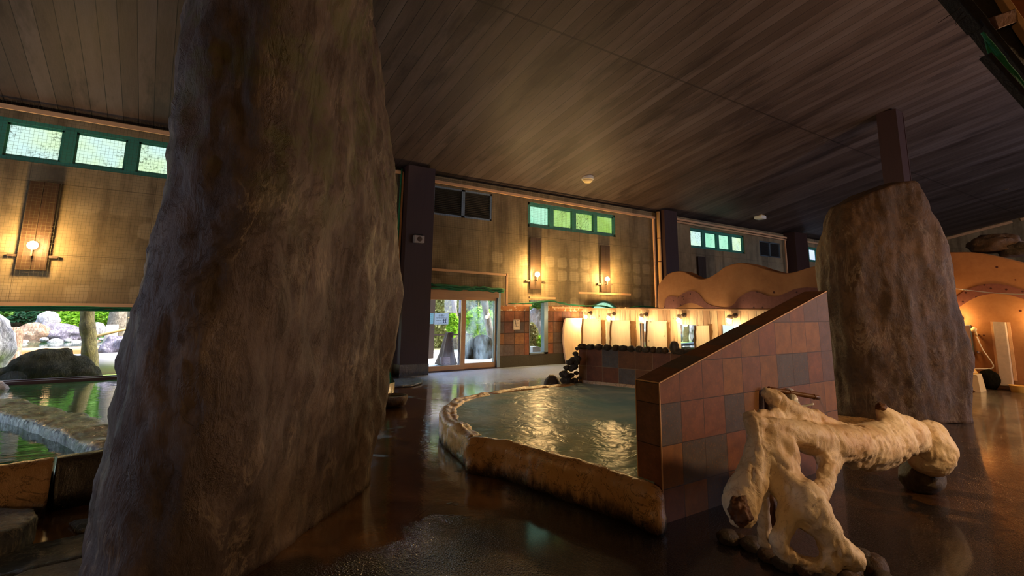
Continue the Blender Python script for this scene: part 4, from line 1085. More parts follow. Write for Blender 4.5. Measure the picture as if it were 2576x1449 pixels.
# ================================================================== WASHING PARTITION (runs toward the camera from the window wall)
XP = 10.6
Yp0, Yp1 = 4.55, YW-.02
fin('wall_partition', MB().box((XP, Yp0, 0), (XP+.14, Yp1, 1.565)), 'plankwall', kind='structure')
fin('trim_40', MB().box((XP-.03, Yp0, 1.565), (XP+.16, Yp1, 1.60)), 'batten', kind='structure')
mud = [(1655, 722), (1662, 710), (1680, 690), (1700, 683), (1720, 683), (1740, 692), (1757, 700), (1775, 701), (1800, 689), (1825, 671), (1850, 663), (1870, 661), (1900, 667), (1940, 680), (1975, 687), (2000, 684), (2030, 675), (2060, 667), (2100, 660)]
mp = [PX(x, y, XP) for x, y in mud]
def smoothpoly(p, k=4):
    out = []
    for i in range(len(p)-1):
        p0, p1, p2, p3 = p[max(i-1, 0)], p[i], p[i+1], p[min(i+2, len(p)-1)]
        for j in range(k):
            t = j/k; out.append(.5*((2*p1)+(p2-p0)*t+(2*p0-5*p1+4*p2-p3)*t*t+(3*p1-p0-3*p2+p3)*t**3))
    out.append(p[-1]); return out
mp = smoothpoly(mp)
o = empty('mud_wall', (XP+.2, 6.7, 1.6), 'wavy topped ochre mud wall standing on the board partition, with a plum pebble band', 'mud wall')
mb = MB(); mb.prism([(XP-.02, p.y, p.z) for p in mp] + [(XP-.02, mp[-1].y, 1.60), (XP-.02, mp[0].y, 1.60)], (.34, 0, 0)); fin('body', mb, 'mud', o, bevel=.03)
band_t = [(1670, 778), (1675, 752), (1690, 744), (1705, 747), (1720, 737), (1740, 731), (1755, 737), (1765, 748), (1775, 760), (1795, 770), (1825, 774), (1845, 766), (1860, 748), (1885, 734), (1905, 734), (1930, 744), (1950, 746), (1975, 738), (2000, 727), (2030, 723), (2070, 725)]
band_b = [(2070, 779), (1990, 779), (1880, 779), (1845, 779), (1825, 779), (1790, 779), (1776, 779), (1762, 770), (1745, 763), (1728, 763), (1712, 770), (1700, 779)]
bt = smoothpoly([PX(x, y, XP-.03) for x, y in band_t]); bb = smoothpoly([PX(x, min(y, 776), XP-.03) for x, y in band_b], 3)
mb = MB(); mb.prism([(XP-.032, p.y, max(1.602, p.z)) for p in bt+bb], (.02, 0, 0)); fin('pebble_band', mb, 'plum', o)
# a short return behind the rust rock joins the partition to the cave wall
XM = 14.80
fin('wall_return', MB().box((XP, 4.40, 0), (XM+.2, 4.54, 2.5)), 'mud', kind='structure')

def divider(px_l, px_r, ytop, label, yoff=0.0, wavy=0.05, free=False, zt=None):
    r = PX(px_r, ytop, XP-.005); Y = r.y if not free else YW-.10; l = PY(px_l, ytop, Y); z = r.z if not free else PY(px_r, ytop, Y).z
    xr = XP-.005 if not free else PY(px_r, ytop, Y).x
    n = 16; pts = []
    rr = random.Random(px_l)
    for i in range(n+1):
        zz = z*i/n; t = 1-i/n
        pts.append((l.x - wavy*math.sin(t*PI*1.0+.4)*(1 if i < n else .3) + rr.uniform(-.008, .008) - (.05*t), Y, zz))
    mb = MB(); mb.prism(pts+[(xr, Y, z), (xr, Y, 0)], (0, .05, 0))
    o = fin('divider_board', mb, 'board', label=label, cat='divider board', bevel=.006)
    mb = MB(); prev = None
    mb.tube([Vector(p)+Vector((-.004, .025, 0)) for p in pts], .027, 6); fin('bark_edge', mb, 'bark' if not free else 'stump', o)
    return o
divider(1426, 1465, 800, 'tall pale wavy edged board at the left end of the washing partition', wavy=.10, free=True)
divider(1468, 1512, 802, 'pale divider board, first one right of the wavy end board', wavy=.02)
divider(1540, 1585, 806, 'pale divider board between the second and third wash lamps', wavy=.03)
divider(1630, 1678, 807, 'pale divider board right of the third wash lamp', wavy=.03)
divider(1752, 1785, 819, 'pale divider board right of the first clear mirror', wavy=.02)
def bark_strip(px, w, label):
    p = PX(px, 850, XP-.01); mb = MB(); rr = random.Random(px); n = 14; L = []; Rr_ = []
    for i in range(n+1):
        z = .1+1.16*i/n; L.append((XP-.03, p.y+w/2+rr.uniform(-.02, .02), z)); Rr_.append((XP-.03, p.y-w/2+rr.uniform(-.02, .02), z))
    mb.prism(L+Rr_[::-1], (.035, 0, 0)); fin('bark_slab', mb, 'bark', label=label, cat='bark slab')
bark_strip(1519, .14, 'dark bark slab on the plank partition, between the first two divider boards')
bark_strip(1594, .17, 'broad dark bark slab on the plank partition, right of the second divider board')
bark_strip(1682, .07, 'thin bark slab on the plank partition beside the third divider board')
bark_strip(1788, .08, 'thin bark slab on the plank partition, right of the last divider board')
def mirror(pa, pb, ytop, label):
    a, b = PX(pa, ytop, XP-.02), PX(pb, ytop, XP-.02)
    z1 = a.z; z0 = z1-.85
    o = empty('wall_mirror', (XP-.02, (a.y+b.y)/2, z0), label, 'mirror', 'mirrors on the plank partition')
    wdm = (a.y-b.y)*.10
    mb = MB(); mb.prism([(XP-.034-wdm, a.y, z0), (XP-.028-wdm, a.y, z0), (XP-.028, b.y, z0), (XP-.034, b.y, z0)], (0, 0, z1-z0)); fin('glass', mb, 'mirror', o)
    mb = MB(); mb.box((XP-.028, a.y, z0-.03), (XP-.003, a.y+.05, z1+.01)); mb.box((XP-.028, b.y-.02, z0-.03), (XP-.003, b.y, z1+.01)); mb.box((XP-.028, b.y, z0-.03), (XP-.003, a.y, z0)); mb.prism([(XP-.027-wdm, a.y, z0), (XP-.004, a.y, z0), (XP-.004, b.y, z0), (XP-.027, b.y, z0)], (0, 0, z1-z0))
    fin('backboard', mb, 'board', o)
mirror(1527, 1541, 810, 'sliver of mirror left of the second divider board')
mirror(1612, 1634, 813, 'narrow mirror left of the third divider board')
mirror(1715, 1752, 817, 'clear mirror reflecting daylight, left of the last divider board')
mirror(1822, 1872, 818, 'mirror reflecting green daylight just above the sloping tiled wall')
def spot(px, py, bx, by, label, hidden=False):
    b = PX(px, py, XP-.005)
    o = empty('wash_lamp', (XP-.01, b.y, b.z-.1), label, 'wall lamp', 'wash lamps along the plank partition')
    fin('wall_disc', MB().lathe([(.055, 0), (.055, .03), (.03, .04)], (XP-.002, b.y, b.z), (-1, 0, 0), 18), 'iron', o)
    fin('arm', MB().tube([(XP-.03, b.y, b.z), (XP-.10, b.y+.01, b.z+.01), (XP-.16, b.y+.02, b.z-.01)], .013, 8), 'iron', o)
    c_ = Vector((XP-.17, b.y+.03, b.z-.03)); ax = Vector((-.25, .1, -1)).normalized()
    sh_ = fin('shade', MB().lathe([(.03, -.05), (.055, -.03), (.07, .05), (.062, .05), (.05, -.02), (.02, -.03)], c_, ax, 18), 'beige', o, True)
    fin('bulb', MB().ball(c_+ax*.095, .05, 2, (1, 1, 1.25)), 'bulbwhite', sh_, smooth=True)
    L = bpy.data.lights.new('wash light', 'POINT'); L.energy = 9; L.color = s2l((255, 230, 186)); L.shadow_soft_size = .06
    lo = bpy.data.objects.new('wash_light', L); COL.objects.link(lo); lo.location = c_+ax*.20+Vector((-.05, 0, 0))
ordn = ['leftmost', 'second', 'third', 'fourth', 'rightmost']
for i, (x, y) in enumerate(((1487, 787), (1545, 789), (1627, 791), (1722, 793), (1850, 794))): spot(x, y, 0, 0, '%s glowing wash lamp on the plank partition, over the %s' % (ordn[i], ['first divider board', 'second divider board', 'third divider board', 'clear mirror', 'mirror by the sloping wall'][i]))

# ================================================================== CAVE WALL WITH SHOWERS (far right)
mtop = [(2330, 632), (2390, 634), (2440, 634), (2490, 640), (2530, 650), (2576, 661), (2660, 690), (2760, 690), (2860, 650)]
mp2 = smoothpoly([PX(x, y, XM) for x, y in mtop])
o = empty('mud_wall', (XM+.2, 2.5, 0), 'ochre mud cave wall with shower fittings at the far right, behind the rust rock', 'mud wall')
def cave_x(y, z):   # recessed niche with an arched top
    return 0
mb = MB(); mb.prism([(XM, p.y, p.z) for p in mp2] + [(XM, mp2[-1].y, 0), (XM, mp2[0].y, 0)], (1.1, 0, 0)); fin('body', mb, 'mud', o, bevel=.03)
ba = [(2380, 775), (2400, 752), (2430, 730), (2470, 716), (2510, 714), (2550, 722), (2590, 738), (2640, 775)]
bb_ = [(2640, 800), (2590, 760), (2550, 745), (2510, 738), (2470, 743), (2440, 755), (2410, 775), (2385, 800)]
q1 = smoothpoly([PX(x, y, XM-.02) for x, y in ba]); q2 = smoothpoly([PX(x, y, XM-.02) for x, y in bb_])
mb = MB(); mb.prism([(XM-.02, p.y, p.z) for p in q1+q2], (.03, 0, 0)); fin('pebble_band', mb, 'plum', o)
# plaster hood under the band, overhanging the showers
q3 = smoothpoly([PX(x, y, XM-.3) for x, y in ((2380, 800), (2410, 772), (2440, 757), (2475, 748), (2510, 745), (2550, 752), (2590, 768), (2640, 800))])
mb = MB(); n = 8
rows = []
for i in range(n+1):
    t = i/n; rows.append([mb.bm.verts.new((XM-.26*math.sin(t*PI/2), p.y, p.z-.18*t**2.2)) for p in q3])
for a, b in zip(rows[:-1], rows[1:]):
    for i in range(len(a)-1): mb.bm.faces.new((a[i], a[i+1], b[i+1], b[i]))
mb.bm.free()
for i, (x, hw, rz, nm, mat, lab) in enumerate(((2490, .46, .27, 'boulder', 'rock_squat', 'dark brown boulder perched on top of the cave wall'), (2566, .42, .19, 'boulder', 'cobble', 'lower grey boulder beside the brown one on top of the cave wall'))):
    yc = PX(x, 640, XM).y; zt = max(q.z for q in mp2 if abs(q.y-yc) < .45)
    mb = MB(); mb.ball((XM+.55, yc, zt+rz*.55), 1.0, 4, (.4, hw, rz), 0, .30, 1.5, i*3+1.0, flat=zt-.004); fin(nm, mb, mat, smooth=True, label=lab, cat='rock')
# pipe cover (tilted)
a, b = PX(2514, 810, XM-.07), PX(2534, 971, XM-.07)
o = empty('pipe_cover', (XM-.05, b.y, b.z), 'leaning beige pipe cover on the cave wall right of the shower', 'pipe cover')
mb = MB(); mb.beam(b, a, .20, .10, (1, 0, 0)); fin('channel', mb, 'beige', o, bevel=.01)
up = (a-b).normalized(); sd = Vector((0, 1, 0)) - up*up.y; sd.normalize()
for s_ in (1, -1): fin('flange', MB().beam(b+sd*.13*s_+up*.12+Vector((.05, 0, 0)), a+sd*.13*s_+Vector((.05, 0, 0)), .05, .02, (1, 0, 0)), 'batten', o)
# shower
h = PX(2452, 830, XM-.14); o = empty('hand_shower', (XM-.1, h.y, h.z-.2), 'cream hand shower with white hose on the cave wall beside the rust rock', 'shower')
fin('shower_head', MB().lathe([(.02, -.02), (.055, 0), (.06, .03), (.03, .06)], h, (-.7, .5, .3), 18), 'cream', o, True)
e = PX(2457, 844, XM-.1); fin('handle', MB().tube([h+Vector((.01, 0, -.02)), e], [.026, .02], 12), 'cream', o, True)
fin('holder', MB().tube([e+Vector((0, 0, .02)), (XM, e.y, e.z+.02)], .022, 10), 'chrome', o)
hs = [PX(x, y, XM-.08) for x, y in ((2458, 847), (2464, 862), (2474, 882), (2487, 900), (2497, 915), (2499, 922), (2494, 927), (2480, 928), (2462, 928), (2440, 928))]
fin('hose', MB().tube(smoothpoly(hs), .012, 8), 'white', o, True)
k_ = PX(2464, 886, XM); fin('tap_knob', MB().lathe([(.03, 0), (.034, .04), (.02, .06)], k_, (-1, 0, 0), 14), 'chrome', o)
a, b = PX(2424, 819, XM-.09), PX(2447, 888, XM-.09)
o = empty('wall_mirror', (XM-.05, (a.y+b.y)/2, b.z), 'leaning mirror on the cave wall, cut off by the rust rock', 'mirror')
fin('glass', MB().box((XM-.06, PX(2445, 850, XM).y, b.z), (XM-.052, PX(2405, 850, XM).y, a.z)), 'mirror', o); fin('backboard', MB().box((XM-.052, PX(2447, 850, XM).y, b.z-.02), (XM-.002, PX(2404, 850, XM).y, a.z+.01)), 'greyframe', o)
c_ = PX(2438, 889, XM-.1); fin('faucet', MB().tube([(XM, c_.y, c_.z-.02), (XM-.12, c_.y, c_.z-.02), (XM-.15, c_.y, c_.z-.07)], .02, 10), 'chrome', label='chrome faucet under the leaning mirror on the cave wall', cat='faucet', smooth=True)
# stool with a basin on it, second basin
sb = PZ(2436, 983, 0); sX = 14.05; sp_ = PX(2440, 975, sX)
o = empty('bath_stool', (sX, sp_.y, 0), 'cream bath stool with arched feet beside the rust rock', 'stool')
ww = .21; hh = PX(2440, 939, sX).z
fin('seat', MB().box((sX-.16, sp_.y-ww*.86, hh-.03), (sX+.16, sp_.y+ww*.86, hh)), 'cream', o, bevel=.012)
for s_ in (-1, 1):
    n = 10; ins = [(sp_.y-ww*.62+2*ww*.62*i/n, .075*math.sin(PI*i/n)) for i in range(n+1)]
    pts = [(sX+s_*.15, sp_.y-ww*.86, hh-.02), (sX+s_*.15, sp_.y+ww*.86, hh-.02), (sX+s_*.19, sp_.y+ww, 0)] + [(sX+s_*.19, y_, z_) for y_, z_ in ins[::-1]] + [(sX+s_*.19, sp_.y-ww, 0)]
    mb = MB(); mb.prism(pts, (-s_*.02, 0, 0)); fin('side_panel', mb, 'cream', o)
for s_ in (-1, 1):
    mb = MB(); mb.prism([(sX-.15, sp_.y+s_*ww*.86, hh-.02), (sX+.15, sp_.y+s_*ww*.86, hh-.02), (sX+.185, sp_.y+s_*ww, 0), (sX-.185, sp_.y+s_*ww, 0)], (0, -s_*.02, 0)); fin('end_panel', mb, 'cream', o)
bp_ = Vector((sX, PX(2434, 930, sX).y, hh)); mb = MB(); mb.lathe([(.15, .002), (.155, .03), (.10, .12), (.085, .125), (.0, .128)], bp_, seg=28); fin('wash_basin', mb, 'yellow', smooth=True, label='yellow wash basin turned upside down on the cream stool', cat='basin')
bb2 = PZ(2557, 981, 0); bb2 = Vector((min(bb2.x, XM-.22), PX(2557, 975, 14.5).y, 0)); mb = MB(); mb.lathe([(.105, .0), (.13, .13), (.14, .135), (.135, .128), (.12, .12), (.10, .02), (0, .018)], bb2, seg=28); fin('wash_basin', mb, 'yellow', smooth=True, label='yellow wash basin standing on the floor below the pipe cover', cat='basin')
p = PX(2488, 955, XM-.2); mb = MB(); mb.ball((XM-.16, p.y, .2), .2, 3, (.7, .9, 1.05), 0, .15, 1.5, 4.4, flat=0.0); fin('river_stone', mb, 'boulder', smooth=True, label='dark stone block on the floor under the shower hose', cat='stone')
# thin white cord across the far right
mb = MB(); cp = [PX(x, y, 13.2) for x, y in ((2385, 724), (2420, 728), (2480, 735), (2530, 739), (2620, 741))]; mb.tube(smoothpoly(cp), .008, 6); fin('cord', mb, 'white', label='thin white cord strung in front of the cave wall', cat='cord')
for px, lab in ((2412, 'glowing lamp mostly hidden by the rust rock on the cave wall'), (2612, 'glowing lamp on the cave wall just beyond the right edge')):
    b = PX(px, 800, XM-.12); o = empty('cave_lamp', (XM-.05, b.y, b.z), lab, 'wall lamp')
    fin('wall_disc', MB().lathe([(.06, 0), (.05, .04)], (XM-.005, b.y, b.z), (-1, 0, 0), 16), 'iron', o); fin('bulb', MB().ball(b, .06, 2), 'bulbwhite', o, smooth=True)
    L = bpy.data.lights.new('cave light', 'POINT'); L.energy = 6; L.color = s2l((255, 200, 124)); L.shadow_soft_size = .08
    lo = bpy.data.objects.new('cave_light', L); COL.objects.link(lo); lo.location = b+Vector((-.14, 0, -.02))

# ================================================================== DRIFTWOOD FOUNTAIN
def D(cx, cy, d): return PD(1780+cx/2.847, 940+cy/2.847, d)
def ch(*pts): return [(D(x, y, d), r*1.17/2.847*d/FP) for x, y, r, d in pts]
logs = [
    # trunk, front-left to back-right
    ch((330, 335, 62, 3.22), (430, 390, 70, 3.22), (560, 420, 75, 3.26), (700, 440, 92, 3.34), (850, 490, 105, 3.46), (1000, 505, 112, 3.62), (1150, 520, 125, 3.82), (1290, 480, 130, 4.0), (1400, 430, 105, 4.15), (1490, 420, 75, 4.3)),
    ch((1040, 600, 70, 3.66), (1160, 600, 85, 3.82), (1280, 560, 90, 3.98), (1400, 500, 80, 4.14), (1500, 480, 80, 4.28)),
    # stub with the dark tip
    ch((1380, 420, 90, 4.12), (1330, 350, 78, 4.08), (1280, 300, 58, 4.06), (1248, 262, 34, 4.05)),
    ch((1330, 330, 60, 4.08), (1420, 360, 60, 4.16), (1490, 410, 50, 4.26)),
    # bulb
    ch((1555, 470, 100, 4.4), (1590, 545, 140, 4.45), (1600, 585, 125, 4.45)), ch((1555, 372, 38, 4.42), (1620, 430, 80, 4.46), (1665, 520, 82, 4.46), (1635, 615, 80, 4.45), (1550, 620, 80, 4.42)),
    # back ridge and upright stub under the spout
    ch((720, 300, 52, 3.52), (620, 270, 58, 3.46), (540, 230, 52, 3.44), (470, 165, 48, 3.42), (425, 140, 30, 3.42)), ch((470, 150, 22, 3.42), (490, 128, 14, 3.42)),
    ch((640, 290, 60, 3.46), (740, 310, 55, 3.54), (860, 355, 42, 3.66), (980, 380, 32, 3.8), (1120, 392, 22, 3.95)),
    ch((600, 300, 40, 3.44), (460, 300, 38, 3.36), (340, 295, 42, 3.28), (285, 310, 36, 3.24), (300, 350, 48, 3.2)),
    # left flank
    ch((330, 350, 60, 3.2), (350, 450, 66, 3.16), (360, 560, 82, 3.12), (335, 680, 88, 3.06), (290, 780, 92, 3.0), (250, 880, 100, 2.96), (235, 950, 108, 2.93), (250, 1000, 92, 2.92)),
    ch((215, 790, 28, 2.98), (180, 770, 16, 2.98)), ch((150, 880, 40, 2.95), (160, 960, 45, 2.94)),
    # sheet of the body
    ch((470, 470, 80, 3.2), (545, 520, 80, 3.18), (565, 620, 78, 3.14), (590, 720, 76, 3.08), (640, 830, 90, 3.02), (700, 900, 110, 2.97)),
    ch((440, 540, 90, 3.15), (470, 640, 90, 3.1), (500, 740, 85, 3.05), (560, 840, 80, 3.0), (620, 930, 95, 2.95)),
    ch((640, 440, 60, 3.28), (700, 465, 52, 3.3)),
    ch((420, 640, 70, 3.1), (400, 740, 60, 3.05), (340, 800, 60, 3.0)),
    ch((500, 640, 90, 3.1), (540, 740, 88, 3.04), (590, 830, 95, 3.0)), ch((400, 480, 70, 3.18), (420, 600, 80, 3.12)),
    # right band closing the eye-shaped hole
    ch((820, 500, 80, 3.42), (858, 590, 66, 3.36), (868, 680, 62, 3.26), (842, 770, 58, 3.16), (790, 850, 70, 3.06), (740, 900, 90, 3.0)),
    ch((930, 560, 60, 3.5), (890, 640, 50, 3.4)),
    # leg
    ch((700, 900, 125, 2.96), (735, 990, 125, 2.92), (790, 1060, 100, 2.9), (850, 1130, 90, 2.88), (910, 1200, 78, 2.87), (970, 1270, 78, 2.87), (1040, 1330, 80, 2.88)),
    ch((620, 960, 80, 2.93), (575, 1050, 70, 2.9), (545, 1130, 62, 2.88), (520, 1200, 60, 2.86), (540, 1260, 52, 2.85), (610, 1310, 46, 2.84), (700, 1350, 46, 2.84), (800, 1370, 50, 2.84)),
    ch((690, 1060, 50, 2.9), (740, 1100, 50, 2.88)),
    ch((820, 1200, 50, 2.88), (850, 1290, 62, 2.86), (880, 1360, 70, 2.86)),
    # back leg in the gap
    ch((380, 800, 50, 3.12), (380, 940, 46, 3.12), (400, 1080, 46, 3.12), (420, 1190, 46, 3.12)),
]
dw = empty('driftwood_fountain', PZ(2080, 1430, 0), 'pale gnarled driftwood fountain with two eye-shaped holes, in front of the sloping tiled wall', 'driftwood')
mb = MB(); capsules(mb, logs); o = fin('trunk', mb, 'drift', smooth=True); remesh(o, .011, 10, (.012, 6.0))
w_ = o.location.copy(); nrm = [v.normal.copy() for v in o.data.vertices]
for v, n_ in zip(o.data.vertices, nrm):
    p = v.co+w_
    a_ = abs(mnoise.fractal(Vector((p.x*3.6+4, p.y*3.6, p.z*2.6)), .9, 2.1, 4)); b_ = abs(mnoise.fractal(Vector((p.x*9, p.y*9+3, p.z*6)), .8, 2.2, 3)); l_ = mnoise.noise(p*4.5)
    v.co -= n_*(.011*max(0, 1-a_*5.0) + .003*max(0, 1-b_*5) - .012*l_)
o.parent = dw; o.location = o.location-dw.location
# hollow basin on the trunk's top holding water, dark cut ends
p0, p1 = D(900, 392, 3.7), D(1130, 385, 3.92)
mb = MB(); c_ = (p0+p1)/2; n = 20; ax = (p1-p0)/2; sd = Vector((-ax.y, ax.x, 0)).normalized()*.035
mb.prism([c_+ax*math.cos(2*PI*k/n)+sd*math.sin(2*PI*k/n)+Vector((0, 0, .0)) for k in range(n)], (0, 0, .012)); fin('basin_water', mb, 'clearwater', dw)
mb = MB(); p = D(1242, 238, 4.04); mb.ball(p, 34/2.847*4.04/FP, 3, (1.1, 1, .8), 0, .35, 2.0, 1.1); setp(fin('dark_tip', mb, 'stain', dw, True), 'dark brown broken tip')
mb = MB(); p = D(238, 985, 2.845); mb.ball(p, 96/2.847*2.87/FP, 4, (1.0, .75, .95), .5, .45, 1.8, 2.4); setp(fin('cut_end', mb, 'stain', dw, True), 'brown rotten cut end')
mb = MB(); p = D(480, 1000, 3.18); mb.beam(D(380, 760, 3.22), D(470, 1180, 3.2), .13, .05, (1, 0, 0)); setp(fin('rotten_core', mb, 'stain', dw, True), 'dark brown rotten core')
# bamboo spout, water
q0, q1 = D(425, 105, 3.40), D(800, 172, 3.62)
q0 = PY(1932, 978, YT-.05); qd = depth(q0)
q1 = PD(2060, 1000.5, qd+.06)
sp_o = empty('bamboo_spout', q0, 'dark bamboo spout pouring a thin stream onto the driftwood fountain', 'spout')
dv = (q1-q0); path = [q0+dv*t for t in (0, .1, .3, .5, .7, .9, 1.0)]
fin('cane', MB().tube(path, .021, 14), 'bamboodark', sp_o, True)
for t in (.02, .42, .90): fin('node_ring', MB().tube([q0+dv*(t-.012), q0+dv*t, q0+dv*(t+.012)], [.022, .0255, .022], 14), 'bamboodark', sp_o, True)
fin('feed_pipe', MB().tube([q0+Vector((-.02, 0, -.005)), q0+Vector((-.035, -.01, -.12)), q0+Vector((-.04, .0, -.42))], .030, 12), 'iron', sp_o, True)
e_ = D(888, 384, 3.62); s0 = q1+dv.normalized()*.004
st_p = [s0.lerp(e_, t)*1.0 for t in (0, .2, .4, .6, .8, 1.0)]
st_p = [Vector((s0.x+(e_.x-s0.x)*t, s0.y+(e_.y-s0.y)*t, s0.z+(e_.z-s0.z)*(t**1.7))) for t in (0, .15, .3, .45, .6, .75, .9, 1.0)]
fin('water_stream', MB().tube(st_p, [.013, .012, .011, .010, .009, .009, .008, .008], 8), 'stream', sp_o, True)
# white pipe behind
w0, w1, w2 = PY(1985, 990, YT-.02), PD(2000, 1018, qd-.02), PD(2046, 1016, qd)
fin('drain_pipe', MB().tube([w0, PD(1992, 1006, qd-.02), w1], [.055, .052, .045], 14), 'white', smooth=True, label='short white pipe behind the driftwood, under the bamboo spout', cat='pipe')
mb = MB(); mb.tube(smoothpoly([w1+Vector((.01, 0, -.01)), PD(2020, 1022, qd-.01), w2]), .010, 8); fin('water_tap', mb, 'white', smooth=True, label='thin white hose end poking out beside the short white pipe', cat='hose')
# stones carrying the driftwood
def DZ(cx, cy): return PZ(1780+cx/2.847, 940+cy/2.847, 0)
base_st = [(150, 1205, 80, .9), (240, 1205, 55, .8), (325, 1255, 82, .9), (440, 1330, 78, .85), (560, 1395, 82, .9), (720, 1440, 90, .9), (860, 1500, 85, .8), (1000, 1470, 110, 1.25), (1110, 1420, 95, 1.5), (1190, 1440, 95, 1.35), (1260, 1500, 70, 1.0), (1040, 1540, 90, 1.0)]
for i, (x, y, r, hz) in enumerate(base_st):
    p = DZ(x, y); rad = r/2.847*depth(p)/FP
    lab = ['end cobble of the stone ring under the driftwood, nearest the tiled wall'][0] if i == 0 else None
    mb = MB(); mb.ball(p+Vector((0, 0, rad*hz*.42)), rad, 3, (1.05, .95, hz*.72), i*1.3, .14, 1.3, i*1.9+.2, flat=-.01)
    fin('base_stone', mb, 'cobblewarm' if i % 2 else 'cobble', smooth=True, label='brown cobble set in the low stone ring under the driftwood legs', cat='stone', group='stone ring under the driftwood')
p = PZ(2345, 1236, 0); mb = MB(); mb.ball(p+Vector((-.0, .06, .11)), .22, 3, (1.0, .8, .62), .4, .2, 1.4, 7.7, flat=-.01); fin('base_stone', mb, 'cobble', smooth=True, label='dark stone under the knobbly right end of the driftwood', cat='stone')

# ================================================================== CANOPY CORNER (top right)
cn = empty('hut_canopy', PD(2500, 60, 2.6), 'corner of a dark wooden canopy with green netting in the top right corner', 'canopy')
def cb(name, a, b, w, h, mat, dx=0.0, bev=.004): fin(name, MB().beam(PD(*a), PD(*b), w, h, tuple(-Fv)), mat, cn, bevel=bev)
cb('edge_beam', (2352, -60, 2.60), (2462, 72, 2.56), .055, .09, 'black'); cb('edge_beam', (2452, 58, 2.56), (2640, 296, 2.46), .030, .10, 'black')
cb('outer_pole', (2478, 140, 2.40), (2650, 330, 2.36), .026, .05, 'black')
cb('fascia_board', (2455, -120, 2.86), (2640, 150, 2.74), .13, .03, 'orangewood')
cb('fascia_edge', (2478, -60, 2.80), (2610, 132, 2.72), .035, .05, 'batten')
cb('soffit_board', (2540, -120, 2.95), (2680, 80, 2.84), .16, .03, 'orangewood')
cb('rafter', (2478, 68, 2.72), (2532, 48, 2.78), .07, .10, 'stain')
mb = MB(); mb.prism([PD(2375, -40, 2.70), PD(2520, -40, 2.86), PD(2620, 110, 2.82), PD(2680, 330, 2.70), PD(2600, 250, 2.62), PD(2470, 90, 2.66)], tuple(Fv*.03)); fin('underside', mb, 'black', cn)
gp = [(2468, 80), (2484, 80), (2540, 140), (2580, 200), (2640, 290), (2640, 310), (2575, 222), (2520, 170), (2488, 140), (2480, 110)]
mb = MB(); rr = random.Random(5)
for k in range(9):
    t = k/8
    path = [PD(2470+6*t+s_*(150-40*t)+rr.uniform(-2, 2), 82+4*t+s_*(175+20*(1-t))+18*math.sin(s_*PI)*(t-.2)*2.0, 2.42+.02*t) for s_ in [i/14 for i in range(15)]]
    mb.tube(path, .0065, 6)
setp(fin('net_roll', mb, 'netgreen', cn, True), 'green net rolled into a bundle')
mb = MB(); mb.prism([PD(2478, 100, 2.43), PD(2486, 100, 2.43), PD(2530, 160, 2.42), PD(2600, 245, 2.4), PD(2640, 300, 2.4), PD(2570, 222, 2.4), PD(2515, 172, 2.42), PD(2488, 138, 2.43)], tuple(Fv*.006)); setp(fin('net_cloth', mb, 'netgreen', cn), 'hanging green net cloth')
for x0_, y0_, x1_, y1_, x2_, y2_ in ((2412, 22, 2395, 34, 2360, 58), (2420, 33, 2408, 46, 2404, 60), (2428, 42, 2414, 52, 2403, 65), (2486, 141, 2476, 142, 2463, 143), (2513, 168, 2506, 173, 2498, 180), (2522, 150, 2512, 157, 2504, 163), (2578, 257, 2574, 260, 2568, 264)):
    fin('twig', MB().tube([PD(x0_+4, y0_-3, 2.5), PD(x0_, y0_, 2.5), PD(x1_, y1_, 2.5), PD(x2_, y2_, 2.5)], [.003, .0026, .002, .001], 5), 'black', cn)

# ================================================================== GARDEN OUTSIDE
fin('ground', MB().box((-14, YW+.27, -.2), (34, 34, .05)), 'soil', label='mossy garden ground beyond the windows', cat='ground', kind='structure')
fin('garden_path', MB().box((4.4, YW+.28, .05), (9.5, 17.0, .07)), 'gravel', label='pale paved path outside the glass door', cat='path', kind='structure')
fin('lawn', MB().box((-3.2, YW+.5, .05), (3.6, 13.9, .10)), 'grasswet', label='strip of short grass outside the pool window', cat='grass', kind='stuff')
def blob(name, p, r, sq, mat, seed, label, cat='rock', nz=.22, nf=1.4, sub=4, rot=0.0, group=None, flat=.0):
    mb = MB(); mb.ball(p, r, sub, sq, rot, nz, nf, seed, flat); return fin(name, mb, mat, smooth=True, label=label, cat=cat, group=group)
def gpt(x, y, Y): return PY(x, y, Y)
def gblob(name, x0, y0, x1, y1, Y, mat, seed, label, cat='rock', depthk=.8, nz=.22, **kw):
    a, b = PY(x0, y0, Y), PY(x1, y1, Y); w = abs(b.x-a.x)/2; h = abs(a.z-b.z)
    base = min(a.z, b.z)
    p = Vector(((a.x+b.x)/2, Y, base+h*.42)); return blob(name, p, 1.0, (w, w*depthk, h*.60), mat, seed, label, cat, nz, flat=min(base, .04), **kw)
# dark boulder right outside: several lobes in one rock
mb = MB(); Y0 = YW+1.3
lob = [(122, 912, 40, 0), (148, 893, 22, 0), (100, 912, 32, 0), (66, 930, 34, 0), (28, 946, 30, 0), (185, 925, 34, 0), (215, 942, 26, 0), (120, 950, 60, 0), (60, 958, 45, 0), (190, 955, 50, 0), (0, 960, 34, 0)]
for x, y, r, k in lob:
    p = PY(x, y, Y0); rad = r*depth(p)/FP; mb.ball(p, rad, 4, (1.15, .8, .85), 0, .18, 1.5, x*.1)
o = fin('garden_boulder', mb, 'boulder', label='dark mossy boulder against the outside of the pool window', cat='rock'); remesh(o, .035, 4, (.07, 1.8))
gblob('garden_boulder', -70, 792, 22, 940, YW+2.2, 'palerock', 4.0, 'tall pale lichen-covered rock at the left edge outside')
gblob('garden_boulder', 12, 820, 46, 935, YW+2.9, 'rustrock', 6.0, 'stained rock pile beside the tall pale rock at the left edge')
